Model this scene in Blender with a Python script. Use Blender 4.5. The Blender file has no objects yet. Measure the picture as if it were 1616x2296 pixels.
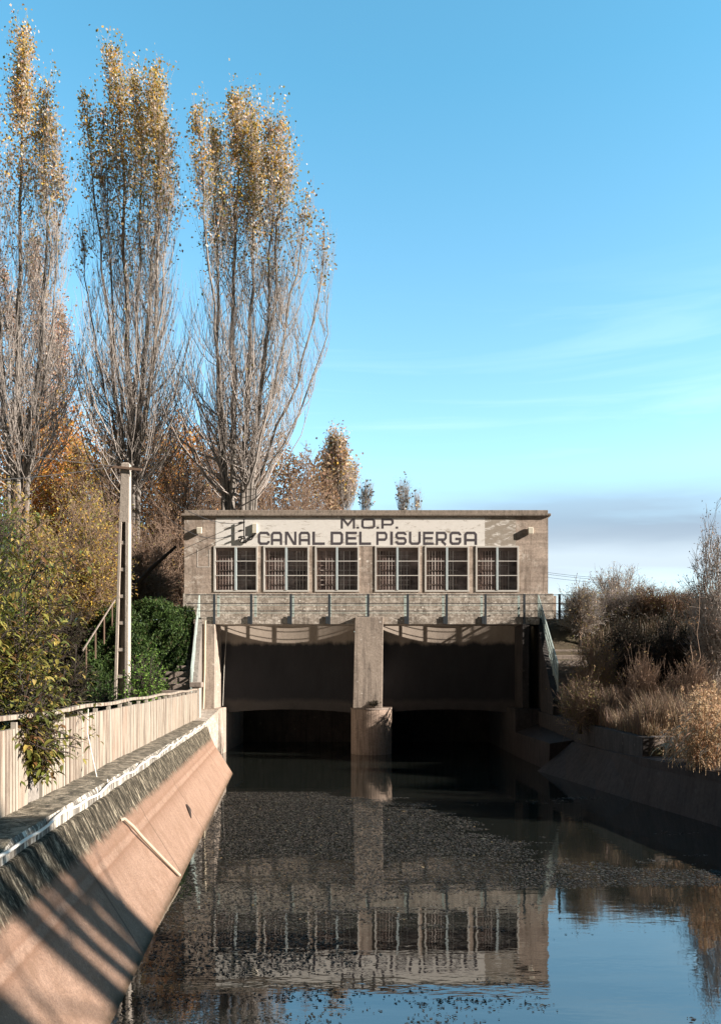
import bpy, math, random
import numpy as np
from mathutils import Vector
S = bpy.context.scene
R = math.radians
# ------------------------------------------------------------------ camera
EYE = 3.1
cam = bpy.data.cameras.new('camera')
camo = bpy.data.objects.new('camera', cam)
S.collection.objects.link(camo)
camo.location = (0, 0, EYE)
camo.rotation_euler = (R(90), 0, 0)
cam.sensor_fit = 'HORIZONTAL'
cam.sensor_width = 36
cam.lens = 36*1800/1616
cam.shift_y = 369/1616
cam.clip_start = 0.1
cam.clip_end = 6000
S.camera = camo
# ------------------------------------------------------------------ light
S.view_settings.view_transform = 'Standard'
S.view_settings.look = 'None'
S.view_settings.gamma = 1
S.view_settings.exposure = 1.18
SUN_AZ = 75.0      # degrees to the right of straight behind the camera
SUN_EL = 22.0
to_sun = Vector((math.sin(R(SUN_AZ))*math.cos(R(SUN_EL)), -math.cos(R(SUN_AZ))*math.cos(R(SUN_EL)), math.sin(R(SUN_EL))))
sl = bpy.data.lights.new('sun', 'SUN')
sl.energy = 5.0
sl.angle = R(0.53)
sl.color = (1.0, 0.89, 0.78)
so = bpy.data.objects.new('sun', sl)
S.collection.objects.link(so)
so.rotation_euler = (-to_sun).to_track_quat('-Z', 'Y').to_euler()
so.location = (30, -10, 30)

def build_world():
    w = bpy.data.worlds.new('World')
    S.world = w
    w.use_nodes = True
    nt = w.node_tree
    N, L = nt.nodes, nt.links
    N.clear()
    out = N.new('ShaderNodeOutputWorld')
    bg = N.new('ShaderNodeBackground')
    bg.inputs['Strength'].default_value = 0.1
    sky = N.new('ShaderNodeTexSky')
    sky.sky_type = 'NISHITA'
    sky.sun_disc = False
    sky.sun_elevation = R(SUN_EL)
    sky.sun_rotation = R(180-SUN_AZ)
    sky.altitude = 800
    sky.air_density = 1.0
    sky.dust_density = 0.3
    sky.ozone_density = 1.6
    hs = N.new('ShaderNodeHueSaturation')
    hs.inputs['Saturation'].default_value = 1.0
    hs.inputs['Value'].default_value = 1.0
    tn = N.new('ShaderNodeMixRGB'); tn.blend_type = 'MULTIPLY'; tn.inputs[0].default_value = 1
    L.new(sky.outputs[0], tn.inputs[1])
    tr = N.new('ShaderNodeValToRGB'); tr.color_ramp.elements[0].color = (1.85, 1.85, 1.6, 1); tr.color_ramp.elements[0].position = 0.1
    tr.color_ramp.elements[1].color = (0.95, 1.8, 1.65, 1); tr.color_ramp.elements[1].position = 0.6
    ts = N.new('ShaderNodeSeparateXYZ'); tt = N.new('ShaderNodeTexCoord'); L.new(tt.outputs['Generated'], ts.inputs[0])
    L.new(ts.outputs[2], tr.inputs[0]); L.new(tr.outputs[0], tn.inputs[2])
    L.new(tn.outputs[0], hs.inputs['Color'])
    tc = N.new('ShaderNodeTexCoord')
    sep = N.new('ShaderNodeSeparateXYZ')
    L.new(tc.outputs['Generated'], sep.inputs[0])

    def math_(op, a, b=None, clamp=False):
        m = N.new('ShaderNodeMath'); m.operation = op; m.use_clamp = clamp
        for i, x in enumerate((a, b)):
            if x is None: continue
            if isinstance(x, (int, float)): m.inputs[i].default_value = x
            else: L.new(x, m.inputs[i])
        return m.outputs[0]

    def ramp(src, pts):
        r = N.new('ShaderNodeValToRGB')
        e = r.color_ramp.elements
        e[0].position, e[0].color = pts[0][0], (pts[0][1],)*3+(1,)
        e[1].position, e[1].color = pts[-1][0], (pts[-1][1],)*3+(1,)
        for p, v in pts[1:-1]:
            q = e.new(p); q.color = (v, v, v, 1)
        L.new(src, r.inputs[0])
        return r.outputs[0]

    def noise(scale, mp, detail=6, rough=0.55, loc=(0, 0, 0), dist=0.0):
        m = N.new('ShaderNodeMapping')
        m.inputs['Scale'].default_value = mp
        m.inputs['Location'].default_value = loc
        L.new(tc.outputs['Generated'], m.inputs[0])
        n = N.new('ShaderNodeTexNoise')
        n.inputs['Scale'].default_value = scale
        n.inputs['Detail'].default_value = detail
        n.inputs['Roughness'].default_value = rough
        n.inputs['Distortion'].default_value = dist
        L.new(m.outputs[0], n.inputs['Vector'])
        return n.outputs[0]
    z = sep.outputs['Z']
    # thin streaks of cirrus half way up
    cir = math_('MULTIPLY', ramp(noise(2.2, (1, 1, 11), 6, 0.55, (1.7, 0.4, 0.3), 0.8), [(0.5, 0), (0.7, 1)]),
                ramp(z, [(0.2, 0), (0.26, 1), (0.36, 0.8), (0.46, 0)]))
    cir = math_('MULTIPLY', cir, 0.24)
    # low stratus band, denser to the right
    lowr = ramp(z, [(0.1, 1), (0.17, 0.95), (0.205, 0.75), (0.245, 0)])
    lown = ramp(noise(1.9, (1, 1, 8), 6, 0.5, (0.3, 1.2, 0.1), 0.4), [(0.3, 0.35), (0.6, 1)])
    side = ramp(math_('ADD', sep.outputs['X'], 0.5), [(0.2, 0.35), (0.6, 1)])
    low = math_('MULTIPLY', math_('MULTIPLY', lowr, lown), side)
    mix1 = N.new('ShaderNodeMixRGB')
    L.new(cir, mix1.inputs[0]); L.new(hs.outputs[0], mix1.inputs[1])
    mix1.inputs[2].default_value = (4.2, 5.8, 6.6, 1)
    # grey bellies above, brighter tops below
    cc = N.new('ShaderNodeMixRGB')
    cc.inputs[1].default_value = (3.3, 3.9, 4.4, 1)
    cc.inputs[2].default_value = (1.75, 2.2, 2.8, 1)
    L.new(ramp(math_('ADD', z, math_('MULTIPLY', noise(3, (1, 1, 6), 4, 0.5), 0.05)), [(0.165, 0), (0.19, 0.75), (0.21, 1), (0.28, 0.8)]), cc.inputs[0])
    mix2 = N.new('ShaderNodeMixRGB')
    L.new(low, mix2.inputs[0]); L.new(mix1.outputs[0], mix2.inputs[1]); L.new(cc.outputs[0], mix2.inputs[2])
    # sky behind the viewer is dimmed on purpose to cut fill on shaded surfaces
    back = ramp(math_('ADD', math_('MULTIPLY', sep.outputs['Y'], 0.5), 0.5), [(0.3, 0.04), (0.5, 0.2), (0.74, 1.0)])
    mb_ = N.new('ShaderNodeMixRGB'); mb_.blend_type = 'MULTIPLY'; mb_.inputs[0].default_value = 1
    L.new(mix2.outputs[0], mb_.inputs[1]); L.new(back, mb_.inputs[2])
    L.new(mb_.outputs[0], bg.inputs['Color'])
    L.new(bg.outputs[0], out.inputs['Surface'])
build_world()

# ------------------------------------------------------------------ helpers
rng = np.random.default_rng(7)
random.seed(7)
F0 = 1800.0

def at(u, v, y):
    """photo point (1616 px wide) at depth y -> world"""
    return np.array([(u-808)*y/F0, y, EYE-(v-1517)*y/F0])

def link(o):
    S.collection.objects.link(o); return o

def tag(o, label=None, cat=None, group=None, kind=None):
    if label: o['label'] = label
    if cat: o['category'] = cat
    if group: o['group'] = group
    if kind: o['kind'] = kind
    return o

def empty(name, loc=(0, 0, 0)):
    o = bpy.data.objects.new(name, None)
    o.empty_display_size = 0.3
    o.location = loc
    return link(o)

def mesh_obj(name, verts, faces, m, parent=None, loc=None, smooth=False, cols=None):
    """verts in world space; faces list or (n,k) array"""
    verts = np.asarray(verts, dtype=np.float64).reshape(-1, 3)
    off = np.zeros(3)
    q = parent
    while q is not None:
        off = off+np.array(q.location); q = q.parent
    if parent is None and loc is not None: off = np.array(loc, dtype=float)
    me = bpy.data.meshes.new(name)
    if isinstance(faces, np.ndarray):
        n, k = faces.shape
        me.vertices.add(len(verts)); me.vertices.foreach_set('co', (verts-off).ravel())
        me.loops.add(n*k); me.loops.foreach_set('vertex_index', faces.ravel().astype(np.int32))
        me.polygons.add(n); me.polygons.foreach_set('loop_start', np.arange(0, n*k, k, dtype=np.int32))
        me.update(calc_edges=True)
    else:
        me.from_pydata((verts-off).tolist(), [], faces)
    if cols is not None:
        a = me.attributes.new('Col', 'FLOAT_COLOR', 'POINT')
        c = np.ones((len(verts), 4)); c[:, :3] = cols
        a.data.foreach_set('color', c.ravel())
    if smooth:
        me.polygons.foreach_set('use_smooth', [True]*len(me.polygons))
    if m is not None: me.materials.append(m)
    o = bpy.data.objects.new(name, me)
    if parent is not None: o.parent = parent
    elif loc is not None: o.location = loc
    link(o)
    return o

class MB:
    def __init__(s): s.v = []; s.f = []
    def box(s, x0, x1, y0, y1, z0, z1):
        b = len(s.v)
        s.v += [(x0, y0, z0), (x1, y0, z0), (x1, y1, z0), (x0, y1, z0), (x0, y0, z1), (x1, y0, z1), (x1, y1, z1), (x0, y1, z1)]
        s.f += [tuple(b+i for i in q) for q in ((0, 3, 2, 1), (4, 5, 6, 7), (0, 1, 5, 4), (1, 2, 6, 5), (2, 3, 7, 6), (3, 0, 4, 7))]
        return s
    def obox(s, p, q, wx, h, up=(0, 0, 1)):
        """bar from p to q with width wx (sideways) and height h"""
        p, q = Vector(p), Vector(q); d = (q-p).normalized(); up = Vector(up)
        sd = d.cross(up).normalized()*wx/2; u = sd.normalized().cross(d)*h/2
        b = len(s.v)
        for c in (p, q):
            for e in (-sd-u, sd-u, sd+u, -sd+u): s.v.append(tuple(c+e))
        s.f += [tuple(b+i for i in t) for t in ((0, 3, 2, 1), (4, 5, 6, 7), (0, 1, 5, 4), (1, 2, 6, 5), (2, 3, 7, 6), (3, 0, 4, 7))]
        return s
    def tube(s, pts, r, n=6):
        pts = [Vector(p) for p in pts]; b = len(s.v); k = len(pts)
        rs = r if hasattr(r, '__len__') else [r]*k
        for i, p in enumerate(pts):
            t = (pts[min(i+1, k-1)]-pts[max(i-1, 0)]).normalized()
            a = t.cross(Vector((0, 0, 1)) if abs(t.z) < 0.9 else Vector((1, 0, 0))).normalized(); c = t.cross(a)
            for j in range(n):
                an = 2*math.pi*j/n
                s.v.append(tuple(p+(a*math.cos(an)+c*math.sin(an))*rs[i]))
        for i in range(k-1):
            for j in range(n):
                j2 = (j+1) % n
                s.f.append((b+i*n+j, b+i*n+j2, b+(i+1)*n+j2, b+(i+1)*n+j))
        s.f.append(tuple(b+j for j in range(n))[::-1]); s.f.append(tuple(b+(k-1)*n+j for j in range(n)))
        return s
    def loft(s, rings, cap=True, closed=True):
        b = len(s.v); n = len(rings[0])
        for r in rings: s.v += [tuple(p) for p in r]
        for i in range(len(rings)-1):
            for j in range(n if closed else n-1):
                j2 = (j+1) % n
                s.f.append((b+i*n+j, b+i*n+j2, b+(i+1)*n+j2, b+(i+1)*n+j))
        if cap and closed:
            s.f.append(tuple(b+j for j in range(n))[::-1]); s.f.append(tuple(b+(len(rings)-1)*n+j for j in range(n)))
        return s
    def build(s, name, m, parent=None, loc=None, smooth=False, bevel=0):
        o = mesh_obj(name, s.v, s.f, m, parent, loc, smooth)
        if bevel:
            bm = o.modifiers.new('bevel', 'BEVEL'); bm.width = bevel; bm.segments = 2; bm.limit_method = 'ANGLE'
        return o

# ------------------------------------------------------------------ materials
def newmat(name):
    m = bpy.data.materials.new(name); m.use_nodes = True
    nt = m.node_tree; nt.nodes.clear()
    out = nt.nodes.new('ShaderNodeOutputMaterial'); p = nt.nodes.new('ShaderNodeBsdfPrincipled')
    nt.links.new(p.outputs[0], out.inputs[0])
    return m, nt, p, out

class G:
    """small node graph builder"""
    def __init__(s, nt): s.nt = nt; s.N = nt.nodes; s.L = nt.links; s.tc = None
    def coord(s):
        if not s.tc:
            g = s.N.new('ShaderNodeNewGeometry'); s.tc = g.outputs['Position']
        return s.tc
    def noise(s, scale, mp=(1, 1, 1), detail=5, rough=0.6, dist=0, col=False, loc=(0, 0, 0)):
        m = s.N.new('ShaderNodeMapping'); m.inputs['Scale'].default_value = mp; m.inputs['Location'].default_value = loc
        s.L.new(s.coord(), m.inputs[0])
        n = s.N.new('ShaderNodeTexNoise'); n.inputs['Scale'].default_value = scale; n.inputs['Detail'].default_value = detail
        n.inputs['Roughness'].default_value = rough; n.inputs['Distortion'].default_value = dist
        s.L.new(m.outputs[0], n.inputs['Vector']); return n.outputs[1 if col else 0]
    def voro(s, scale, mp=(1, 1, 1), feat='F1', loc=(0, 0, 0)):
        m = s.N.new('ShaderNodeMapping'); m.inputs['Scale'].default_value = mp; m.inputs['Location'].default_value = loc
        s.L.new(s.coord(), m.inputs[0])
        n = s.N.new('ShaderNodeTexVoronoi'); n.inputs['Scale'].default_value = scale; n.feature = feat
        s.L.new(m.outputs[0], n.inputs['Vector']); return n.outputs['Distance']
    def ramp(s, src, pts):
        r = s.N.new('ShaderNodeValToRGB'); e = r.color_ramp.elements
        def c(v): return (v, v, v, 1) if isinstance(v, (int, float)) else (*v, 1)
        e[0].position, e[0].color = pts[0][0], c(pts[0][1]); e[1].position, e[1].color = pts[-1][0], c(pts[-1][1])
        for p, v in pts[1:-1]:
            q = e.new(p); q.color = c(v)
        s.L.new(src, r.inputs[0]); return r.outputs[0]
    def mix(s, f, a, b, mode='MIX'):
        m = s.N.new('ShaderNodeMixRGB'); m.blend_type = mode
        for i, x in enumerate((f, a, b)):
            if isinstance(x, (int, float)): m.inputs[i].default_value = x if i == 0 else (x, x, x, 1)
            elif isinstance(x, tuple): m.inputs[i].default_value = (*x, 1)
            else: s.L.new(x, m.inputs[i])
        return m.outputs[0]
    def math(s, op, a, b=0.0, clamp=False):
        m = s.N.new('ShaderNodeMath'); m.operation = op; m.use_clamp = clamp
        for i, x in enumerate((a, b)):
            if isinstance(x, (int, float)): m.inputs[i].default_value = x
            else: s.L.new(x, m.inputs[i])
        return m.outputs[0]
    def sep(s):
        n = s.N.new('ShaderNodeSeparateXYZ'); s.L.new(s.coord(), n.inputs[0]); return n.outputs
    def bump(s, h, strength, dist, p):
        b = s.N.new('ShaderNodeBump'); b.inputs['Strength'].default_value = strength; b.inputs['Distance'].default_value = dist
        s.L.new(h, b.inputs['Height']); s.L.new(b.outputs[0], p.inputs['Normal'])

def concrete(name, c1, c2, dark=(0.05, 0.045, 0.04), spots=(0.5, 0.47, 0.42), streak=0.4, spot=0.3, boards=0.0, scale=1.0, rough=0.9, bump=0.5):
    m, nt, p, out = newmat(name); g = G(nt)
    base = g.mix(g.ramp(g.noise(1.3*scale, (1, 1, 1), 6, 0.65), [(0.3, 0), (0.7, 1)]), c1, c2)
    fine = g.noise(14*scale, (1, 1, 1), 6, 0.75)
    base = g.mix(0.8, base, g.mix(g.ramp(fine, [(0.3, 0), (0.7, 1)]), 0.6, 1.35), 'MULTIPLY')
    if boards:
        bd = g.ramp(g.noise(1.0, (0.25, 0.25, 7.0), 3, 0.5, 0.0, loc=(2, 0, 0)), [(0.35, 0.7), (0.65, 1.2)])
        base = g.mix(boards, base, bd, 'MULTIPLY')
    st = g.ramp(g.noise(2.2*scale, (2.6, 2.6, 0.22), 5, 0.6, 0.3), [(0.48, 0), (0.66, 1)])
    base = g.mix(g.math('MULTIPLY', st, streak), base, dark)
    blot = g.ramp(g.noise(3.3*scale, (1, 1, 1.3), 7, 0.7, 0.5, loc=(5, 1, 2)), [(0.55, 0), (0.7, 1)])
    base = g.mix(g.math('MULTIPLY', blot, streak*0.8), base, dark)
    if spot:
        sp = g.ramp(g.voro(2.6*scale, (1, 1, 1.2)), [(0.12, 1), (0.2, 0)])
        sp = g.math('MULTIPLY', sp, g.ramp(g.noise(1.1, (1, 1, 1), 3, 0.5, loc=(9, 3, 4)), [(0.45, 0), (0.6, 1)]))
        sp = g.math('MULTIPLY', sp, spot)
        base = g.mix(sp, base, spots)
        if spot > 0.8:
            pb = g.ramp(g.noise(5.5, (1, 1, 1.4), 8, 0.75, 0.6, loc=(3, 8, 1)), [(0.49, 0), (0.57, 1)])
            pb = g.math('MULTIPLY', pb, g.ramp(g.noise(0.9, (1, 1, 1.5), 3, 0.5, loc=(2, 3, 7)), [(0.3 if spot > 0.95 else 0.5, 0), (0.5 if spot > 0.95 else 0.62, 1)]))
            base = g.mix(g.math('MULTIPLY', pb, 0.5), base, spots)
    nt.links.new(base, p.inputs['Base Color'])
    p.inputs['Roughness'].default_value = rough
    p.inputs['Specular IOR Level'].default_value = 0.25
    h = g.math('ADD', g.math('MULTIPLY', fine, 0.5), g.noise(4*scale, (1, 1, 1), 4, 0.6))
    g.bump(h, bump, 0.02, p)
    return m

def plain(name, c, rough=0.6, metal=0.0, var=0.25, scale=6, spec=0.4):
    m, nt, p, out = newmat(name); g = G(nt)
    n = g.noise(scale, (1, 1, 1), 5, 0.65)
    col = g.mix(1.0, c, g.mix(n, 1-var, 1+var), 'MULTIPLY')
    nt.links.new(col, p.inputs['Base Color']); p.inputs['Roughness'].default_value = rough
    p.inputs['Metallic'].default_value = metal; p.inputs['Specular IOR Level'].default_value = spec
    return m

def leafmat(name, trans=0.35, rough=0.6, spec=0.3, tint=(1, 1, 1)):
    m, nt, p, out = newmat(name); g = G(nt)
    a = nt.nodes.new('ShaderNodeAttribute'); a.attribute_name = 'Col'
    c = g.mix(1.0, a.outputs['Color'], tint, 'MULTIPLY')
    nt.links.new(c, p.inputs['Base Color']); p.inputs['Roughness'].default_value = rough
    p.inputs['Specular IOR Level'].default_value = spec
    t = nt.nodes.new('ShaderNodeBsdfTranslucent'); nt.links.new(c, t.inputs[0])
    mx = nt.nodes.new('ShaderNodeMixShader'); mx.inputs[0].default_value = trans
    nt.links.new(p.outputs[0], mx.inputs[1]); nt.links.new(t.outputs[0], mx.inputs[2]); nt.links.new(mx.outputs[0], out.inputs[0])
    return m

M = {}
M['facade'] = concrete('facade_concrete', (0.53, 0.435, 0.365), (0.39, 0.32, 0.27), (0.17, 0.135, 0.105), (0.85, 0.8, 0.72), 0.6, 0.9, 0.6, 1.0)
M['stained'] = concrete('stained_concrete', (0.46, 0.40, 0.34), (0.3, 0.26, 0.22), (0.1, 0.085, 0.07), (0.85, 0.8, 0.72), 0.55, 1.0, 0.3, 1.5)
M['pier'] = concrete('pier_concrete', (0.46, 0.39, 0.33), (0.34, 0.285, 0.24), (0.07, 0.06, 0.055), (0.8, 0.76, 0.7), 0.5, 0.8, 0.0, 1.4)
def gatemat():
    m, nt, p, out = newmat('gate_concrete'); g = G(nt)
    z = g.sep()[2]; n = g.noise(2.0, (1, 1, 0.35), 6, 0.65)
    dry = g.mix(n, (0.22, 0.185, 0.155), (0.42, 0.36, 0.3)); shade_tone = g.mix(n, (0.010, 0.011, 0.014), (0.034, 0.035, 0.042))
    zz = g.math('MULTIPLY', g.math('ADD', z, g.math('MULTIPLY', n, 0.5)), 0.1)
    f = g.ramp(zz, [(0.17, 0.10), (0.225, 0.15), (0.245, 0.0), (0.466, 0.03), (0.482, 1)])  # below the top strip the gate's shade is put into the colour
    c = g.mix(f, shade_tone, dry); c = g.mix(0.5, c, g.mix(g.noise(14, (1, 1, 1), 5, 0.7), 0.5, 1.5), 'MULTIPLY')
    nt.links.new(c, p.inputs['Base Color']); p.inputs['Roughness'].default_value = 0.85
    return m
M['gate'] = gatemat()
M['cornice'] = concrete('cornice_concrete', (0.38, 0.32, 0.27), (0.27, 0.23, 0.19), (0.07, 0.06, 0.05), (0.5, 0.46, 0.4), 0.5, 0.4, 0.0, 2.0)
M['wing'] = concrete('wing_concrete', (0.3, 0.27, 0.24), (0.22, 0.2, 0.18), (0.06, 0.055, 0.05), (0.5, 0.47, 0.42), 0.4, 0.3, 0.0, 1.2)
M['step'] = concrete('step_stone', (0.36, 0.3, 0.26), (0.25, 0.21, 0.18), (0.09, 0.075, 0.06), (0.5, 0.45, 0.4), 0.4, 0.3, 0.0, 1.6)
M['polec'] = concrete('pole_concrete', (0.50, 0.44, 0.38), (0.42, 0.37, 0.32), (0.25, 0.21, 0.18), (0.55, 0.5, 0.45), 0.2, 0.1, 0.0, 2.0)
M['black'] = plain('dark_void', (0.012, 0.012, 0.014), 0.9)
M['rail_dark'] = plain('dark_rail_paint', (0.035, 0.045, 0.055), 0.6)
M['rail_light'] = plain('pale_green_rail_paint', (0.42, 0.5, 0.47), 0.5, var=0.4)
M['frame'] = plain('pale_window_paint', (0.62, 0.6, 0.56), 0.55, var=0.2)
M['mull'] = plain('blue_grey_paint', (0.5, 0.58, 0.6), 0.5, var=0.2)
M['inner'] = plain('old_brown_casement', (0.27, 0.21, 0.19), 0.6, var=0.4)
M['innerl'] = plain('worn_pale_casement', (0.5, 0.44, 0.41), 0.6, var=0.4)
M['letter'] = plain('faded_black_lettering', (0.085, 0.075, 0.085), 0.85, var=0.45, scale=3)
M['lamp'] = plain('lamp_housing_cream', (0.7, 0.66, 0.55), 0.5)
M['cable'] = plain('black_cable', (0.03, 0.028, 0.028), 0.6)
M['pipe'] = plain('cream_pipe', (0.62, 0.55, 0.42), 0.5)
M['white'] = plain('white_cable', (0.78, 0.76, 0.7), 0.5, var=0.1)
M['rust'] = plain('rusty_steel', (0.22, 0.15, 0.11), 0.8)
M['reed'] = leafmat('reed_leaf', 0.3)
M['leaf'] = leafmat('leaf', 0.42)
M['bigleaf'] = leafmat('glossy_leaf', 0.22, 0.38, 0.5)
M['bark_w'] = concrete('poplar_bark', (0.4, 0.37, 0.34), (0.17, 0.15, 0.13), (0.04, 0.035, 0.03), streak=0.6, spot=0, scale=3)
M['twig_g'] = plain('grey_twig', (0.40, 0.36, 0.33), 0.85)
M['twig_b'] = plain('brown_twig', (0.27, 0.19, 0.14), 0.85)
M['bark_d'] = plain('dark_bark', (0.055, 0.042, 0.036), 0.9)

def glassmat():
    m, nt, p, out = newmat('window_glass'); g = G(nt)
    n = g.ramp(g.noise(1.1, (1, 1, 1.6), 4, 0.6), [(0.35, 0), (0.65, 1)])
    nt.links.new(g.mix(n, (0.09, 0.07, 0.068), (0.42, 0.34, 0.32)), p.inputs['Base Color'])
    p.inputs['Roughness'].default_value = 0.12; p.inputs['Specular IOR Level'].default_value = 0.6
    return m
M['glass'] = glassmat()

def signpaint():
    m, nt, p, out = newmat('weathered_white_paint'); g = G(nt)
    white = g.mix(g.noise(5, (1, 1, 1), 5, 0.7), (0.74, 0.71, 0.66), (0.93, 0.92, 0.89))
    bare = g.mix(g.noise(9, (1, 1, 1), 5, 0.7), (0.3, 0.26, 0.21), (0.45, 0.4, 0.34))
    wear = g.noise(2.6, (0.7, 1, 2.4), 8, 0.75, 0.4, loc=(1, 0, 3))
    x = g.sep()[0]
    # paint is missing from the right-hand end of the band
    edge = g.ramp(g.math('ADD', x, 0.0), [(0.0, 0), (1.0, 1)])
    bias = g.math('MULTIPLY', g.math('GREATER_THAN', x, 5.2), 0.17)
    f = g.ramp(g.math('ADD', wear, bias), [(0.56, 0), (0.66, 1)])
    nt.links.new(g.mix(f, white, bare), p.inputs['Base Color'])
    p.inputs['Roughness'].default_value = 0.85
    g.bump(wear, 0.3, 0.01, p)
    return m
M['sign'] = signpaint()

def liningmat():
    """smooth pinkish concrete, mossy weathered band near the top; position driven"""
    m, nt, p, out = newmat('canal_lining'); g = G(nt)
    z = g.sep()[2]
    n1 = g.noise(5, (1, 1, 1), 6, 0.7)
    fine = g.noise(38, (1, 1, 1), 5, 0.75)
    pink = g.mix(g.noise(0.9, (1, 1, 1), 5, 0.6), (0.44, 0.295, 0.22), (0.34, 0.225, 0.165))
    pink = g.mix(0.85, pink, g.mix(g.ramp(fine, [(0.3, 0), (0.7, 1)]), 0.62, 1.3), 'MULTIPLY')
    pink = g.mix(0.5, pink, g.mix(g.ramp(g.noise(110, (1, 1, 1), 3, 0.7), [(0.3, 0), (0.7, 1)]), 0.6, 1.35), 'MULTIPLY')
    sp = g.ramp(g.noise(13, (1, 1, 1), 8, 0.85, 0.3, loc=(4, 4, 1)), [(0.55, 0), (0.66, 1)])
    pink = g.mix(g.math('MULTIPLY', sp, 0.55), pink, (0.13, 0.085, 0.06))
    zz = g.math('ADD', z, g.math('MULTIPLY', g.math('SUBTRACT', n1, 0.5), 0.22))
    # darker reddish bands along the bank
    zt_ = g.math('ADD', z, g.math('MULTIPLY', g.math('SUBTRACT', g.noise(3, (1, 1, 1), 6, 0.7), 0.5), 0.07))
    dark_band = g.ramp(zt_, [(0.66, 0), (0.78, 0.5), (0.83, 1), (0.86, 0.0), (0.91, 0.0), (0.94, 0.8), (1.0, 0.5)])
    pink = g.mix(g.math('MULTIPLY', dark_band, 0.75), pink, (0.23, 0.13, 0.085))
    wl = g.ramp(g.math('ADD', z, g.math('MULTIPLY', n1, 0.1)), [(0.07, 1), (0.12, 0.35), (0.2, 0)])
    pink = g.mix(wl, pink, (0.10, 0.07, 0.045))
    # faint streaks running down the slope, darker silt blotches and casting joints
    dn = g.ramp(g.noise(3.5, (0.25, 2.2, 0.25), 6, 0.7, 0.2), [(0.42, 0), (0.7, 1)])
    pink = g.mix(g.math('MULTIPLY', dn, 0.35), pink, (0.2, 0.12, 0.08))
    bl = g.ramp(g.noise(2.2, (1, 1, 1), 9, 0.8, 0.8, loc=(7, 2, 5)), [(0.47, 0), (0.6, 1)])
    pink = g.mix(g.math('MULTIPLY', bl, 0.5), pink, (0.24, 0.15, 0.1))
    yy = g.math('ABSOLUTE', g.math('SUBTRACT', g.math('FRACT', g.math('ADD', g.math('MULTIPLY', g.sep()[1], 0.28), g.math('MULTIPLY', n1, 0.006))), 0.5))
    pink = g.mix(g.math('MULTIPLY', g.ramp(yy, [(0.003, 1), (0.009, 0)]), 0.6), pink, (0.09, 0.06, 0.045))
    st = g.noise(7, (1.0, 1.8, 0.35), 7, 0.75, 0.6)
    moss = g.ramp(st, [(0.36, (0.03, 0.028, 0.022)), (0.47, (0.09, 0.082, 0.066)), (0.54, (0.2, 0.18, 0.15)), (0.62, (0.62, 0.57, 0.48))])
    moss = g.mix(1.0, moss, (0.72, 0.68, 0.6), 'MULTIPLY'); moss = g.mix(0.9, moss, g.mix(g.ramp(g.noise(22, (1, 1, 0.6), 6, 0.8), [(0.36, 0), (0.64, 1)]), 0.3, 1.75), 'MULTIPLY')
    f = g.ramp(g.math('MULTIPLY', zz, 0.5), [(0.525, 0), (0.575, 1)])
    nt.links.new(g.mix(f, pink, moss), p.inputs['Base Color'])
    p.inputs['Roughness'].default_value = 0.9
    p.inputs['Specular IOR Level'].default_value = 0.2
    h = g.math('ADD', g.math('MULTIPLY', fine, 0.6), g.math('MULTIPLY', g.math('MULTIPLY', st, f), 3.0))
    g.bump(g.math('ADD', h, g.math('MULTIPLY', g.noise(16, (1, 1, 1), 6, 0.8), 1.2)), 0.9, 0.035, p)
    return m
M['lining'] = liningmat()
M['lining_d'] = concrete('shade_dark_lining', (0.062, 0.052, 0.05), (0.036, 0.031, 0.031), (0.014, 0.013, 0.013), (0.11, 0.1, 0.09), 0.5, 0.3, 0.0, 1.0, 0.7)  # lining for the right bank, its shade put into the darker colour

def ledgemat():
    m, nt, p, out = newmat('mossy_ledge'); g = G(nt)
    geo = nt.nodes.new('ShaderNodeNewGeometry')
    sepn = nt.nodes.new('ShaderNodeSeparateXYZ'); nt.links.new(geo.outputs['Normal'], sepn.inputs[0])
    st = g.noise(6, (1.5, 2.2, 0.15), 6, 0.7, 0.2)
    face = g.ramp(st, [(0.35, (0.07, 0.06, 0.05)), (0.5, (0.22, 0.2, 0.17)), (0.56, (0.7, 0.66, 0.58))])
    tn = g.noise(6, (1, 1, 1), 7, 0.75, 0.6)
    top = g.ramp(tn, [(0.38, (0.035, 0.03, 0.022)), (0.48, (0.11, 0.095, 0.065)), (0.6, (0.34, 0.29, 0.22))])
    f = g.ramp(sepn.outputs[2], [(0.5, 0), (0.7, 1)])
    c = g.mix(f, face, top)
    c = g.mix(0.6, c, g.mix(g.noise(40, (1, 1, 1), 4, 0.7), 0.4, 1.6), 'MULTIPLY')
    nt.links.new(c, p.inputs['Base Color']); p.inputs['Roughness'].default_value = 0.95
    g.bump(g.math('ADD', tn, g.noise(25, (1, 1, 1), 4, 0.7)), 0.8, 0.03, p)
    return m
M['ledge'] = ledgemat()

def fencemat():
    m, nt, p, out = newmat('fence_panel_concrete'); g = G(nt)
    st = g.noise(7, (0.8, 1.5, 0.1), 6, 0.7, 0.1)
    c = g.ramp(st, [(0.3, (0.07, 0.042, 0.03)), (0.44, (0.2, 0.16, 0.125)), (0.52, (0.34, 0.295, 0.24)), (0.7, (0.42, 0.375, 0.315))])
    c = g.mix(g.ramp(g.noise(1.3, (1, 1, 0.6), 4, 0.6), [(0.5, 0), (0.75, 0.5)]), c, (0.33, 0.22, 0.16))
    c = g.mix(0.4, c, g.mix(g.noise(30, (1, 1, 1), 4, 0.7), 0.6, 1.4), 'MULTIPLY')
    nt.links.new(c, p.inputs['Base Color']); p.inputs['Roughness'].default_value = 0.9
    g.bump(g.noise(20, (1, 1, 1), 4, 0.7), 0.3, 0.01, p)
    return m
M['fence'] = fencemat()

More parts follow.
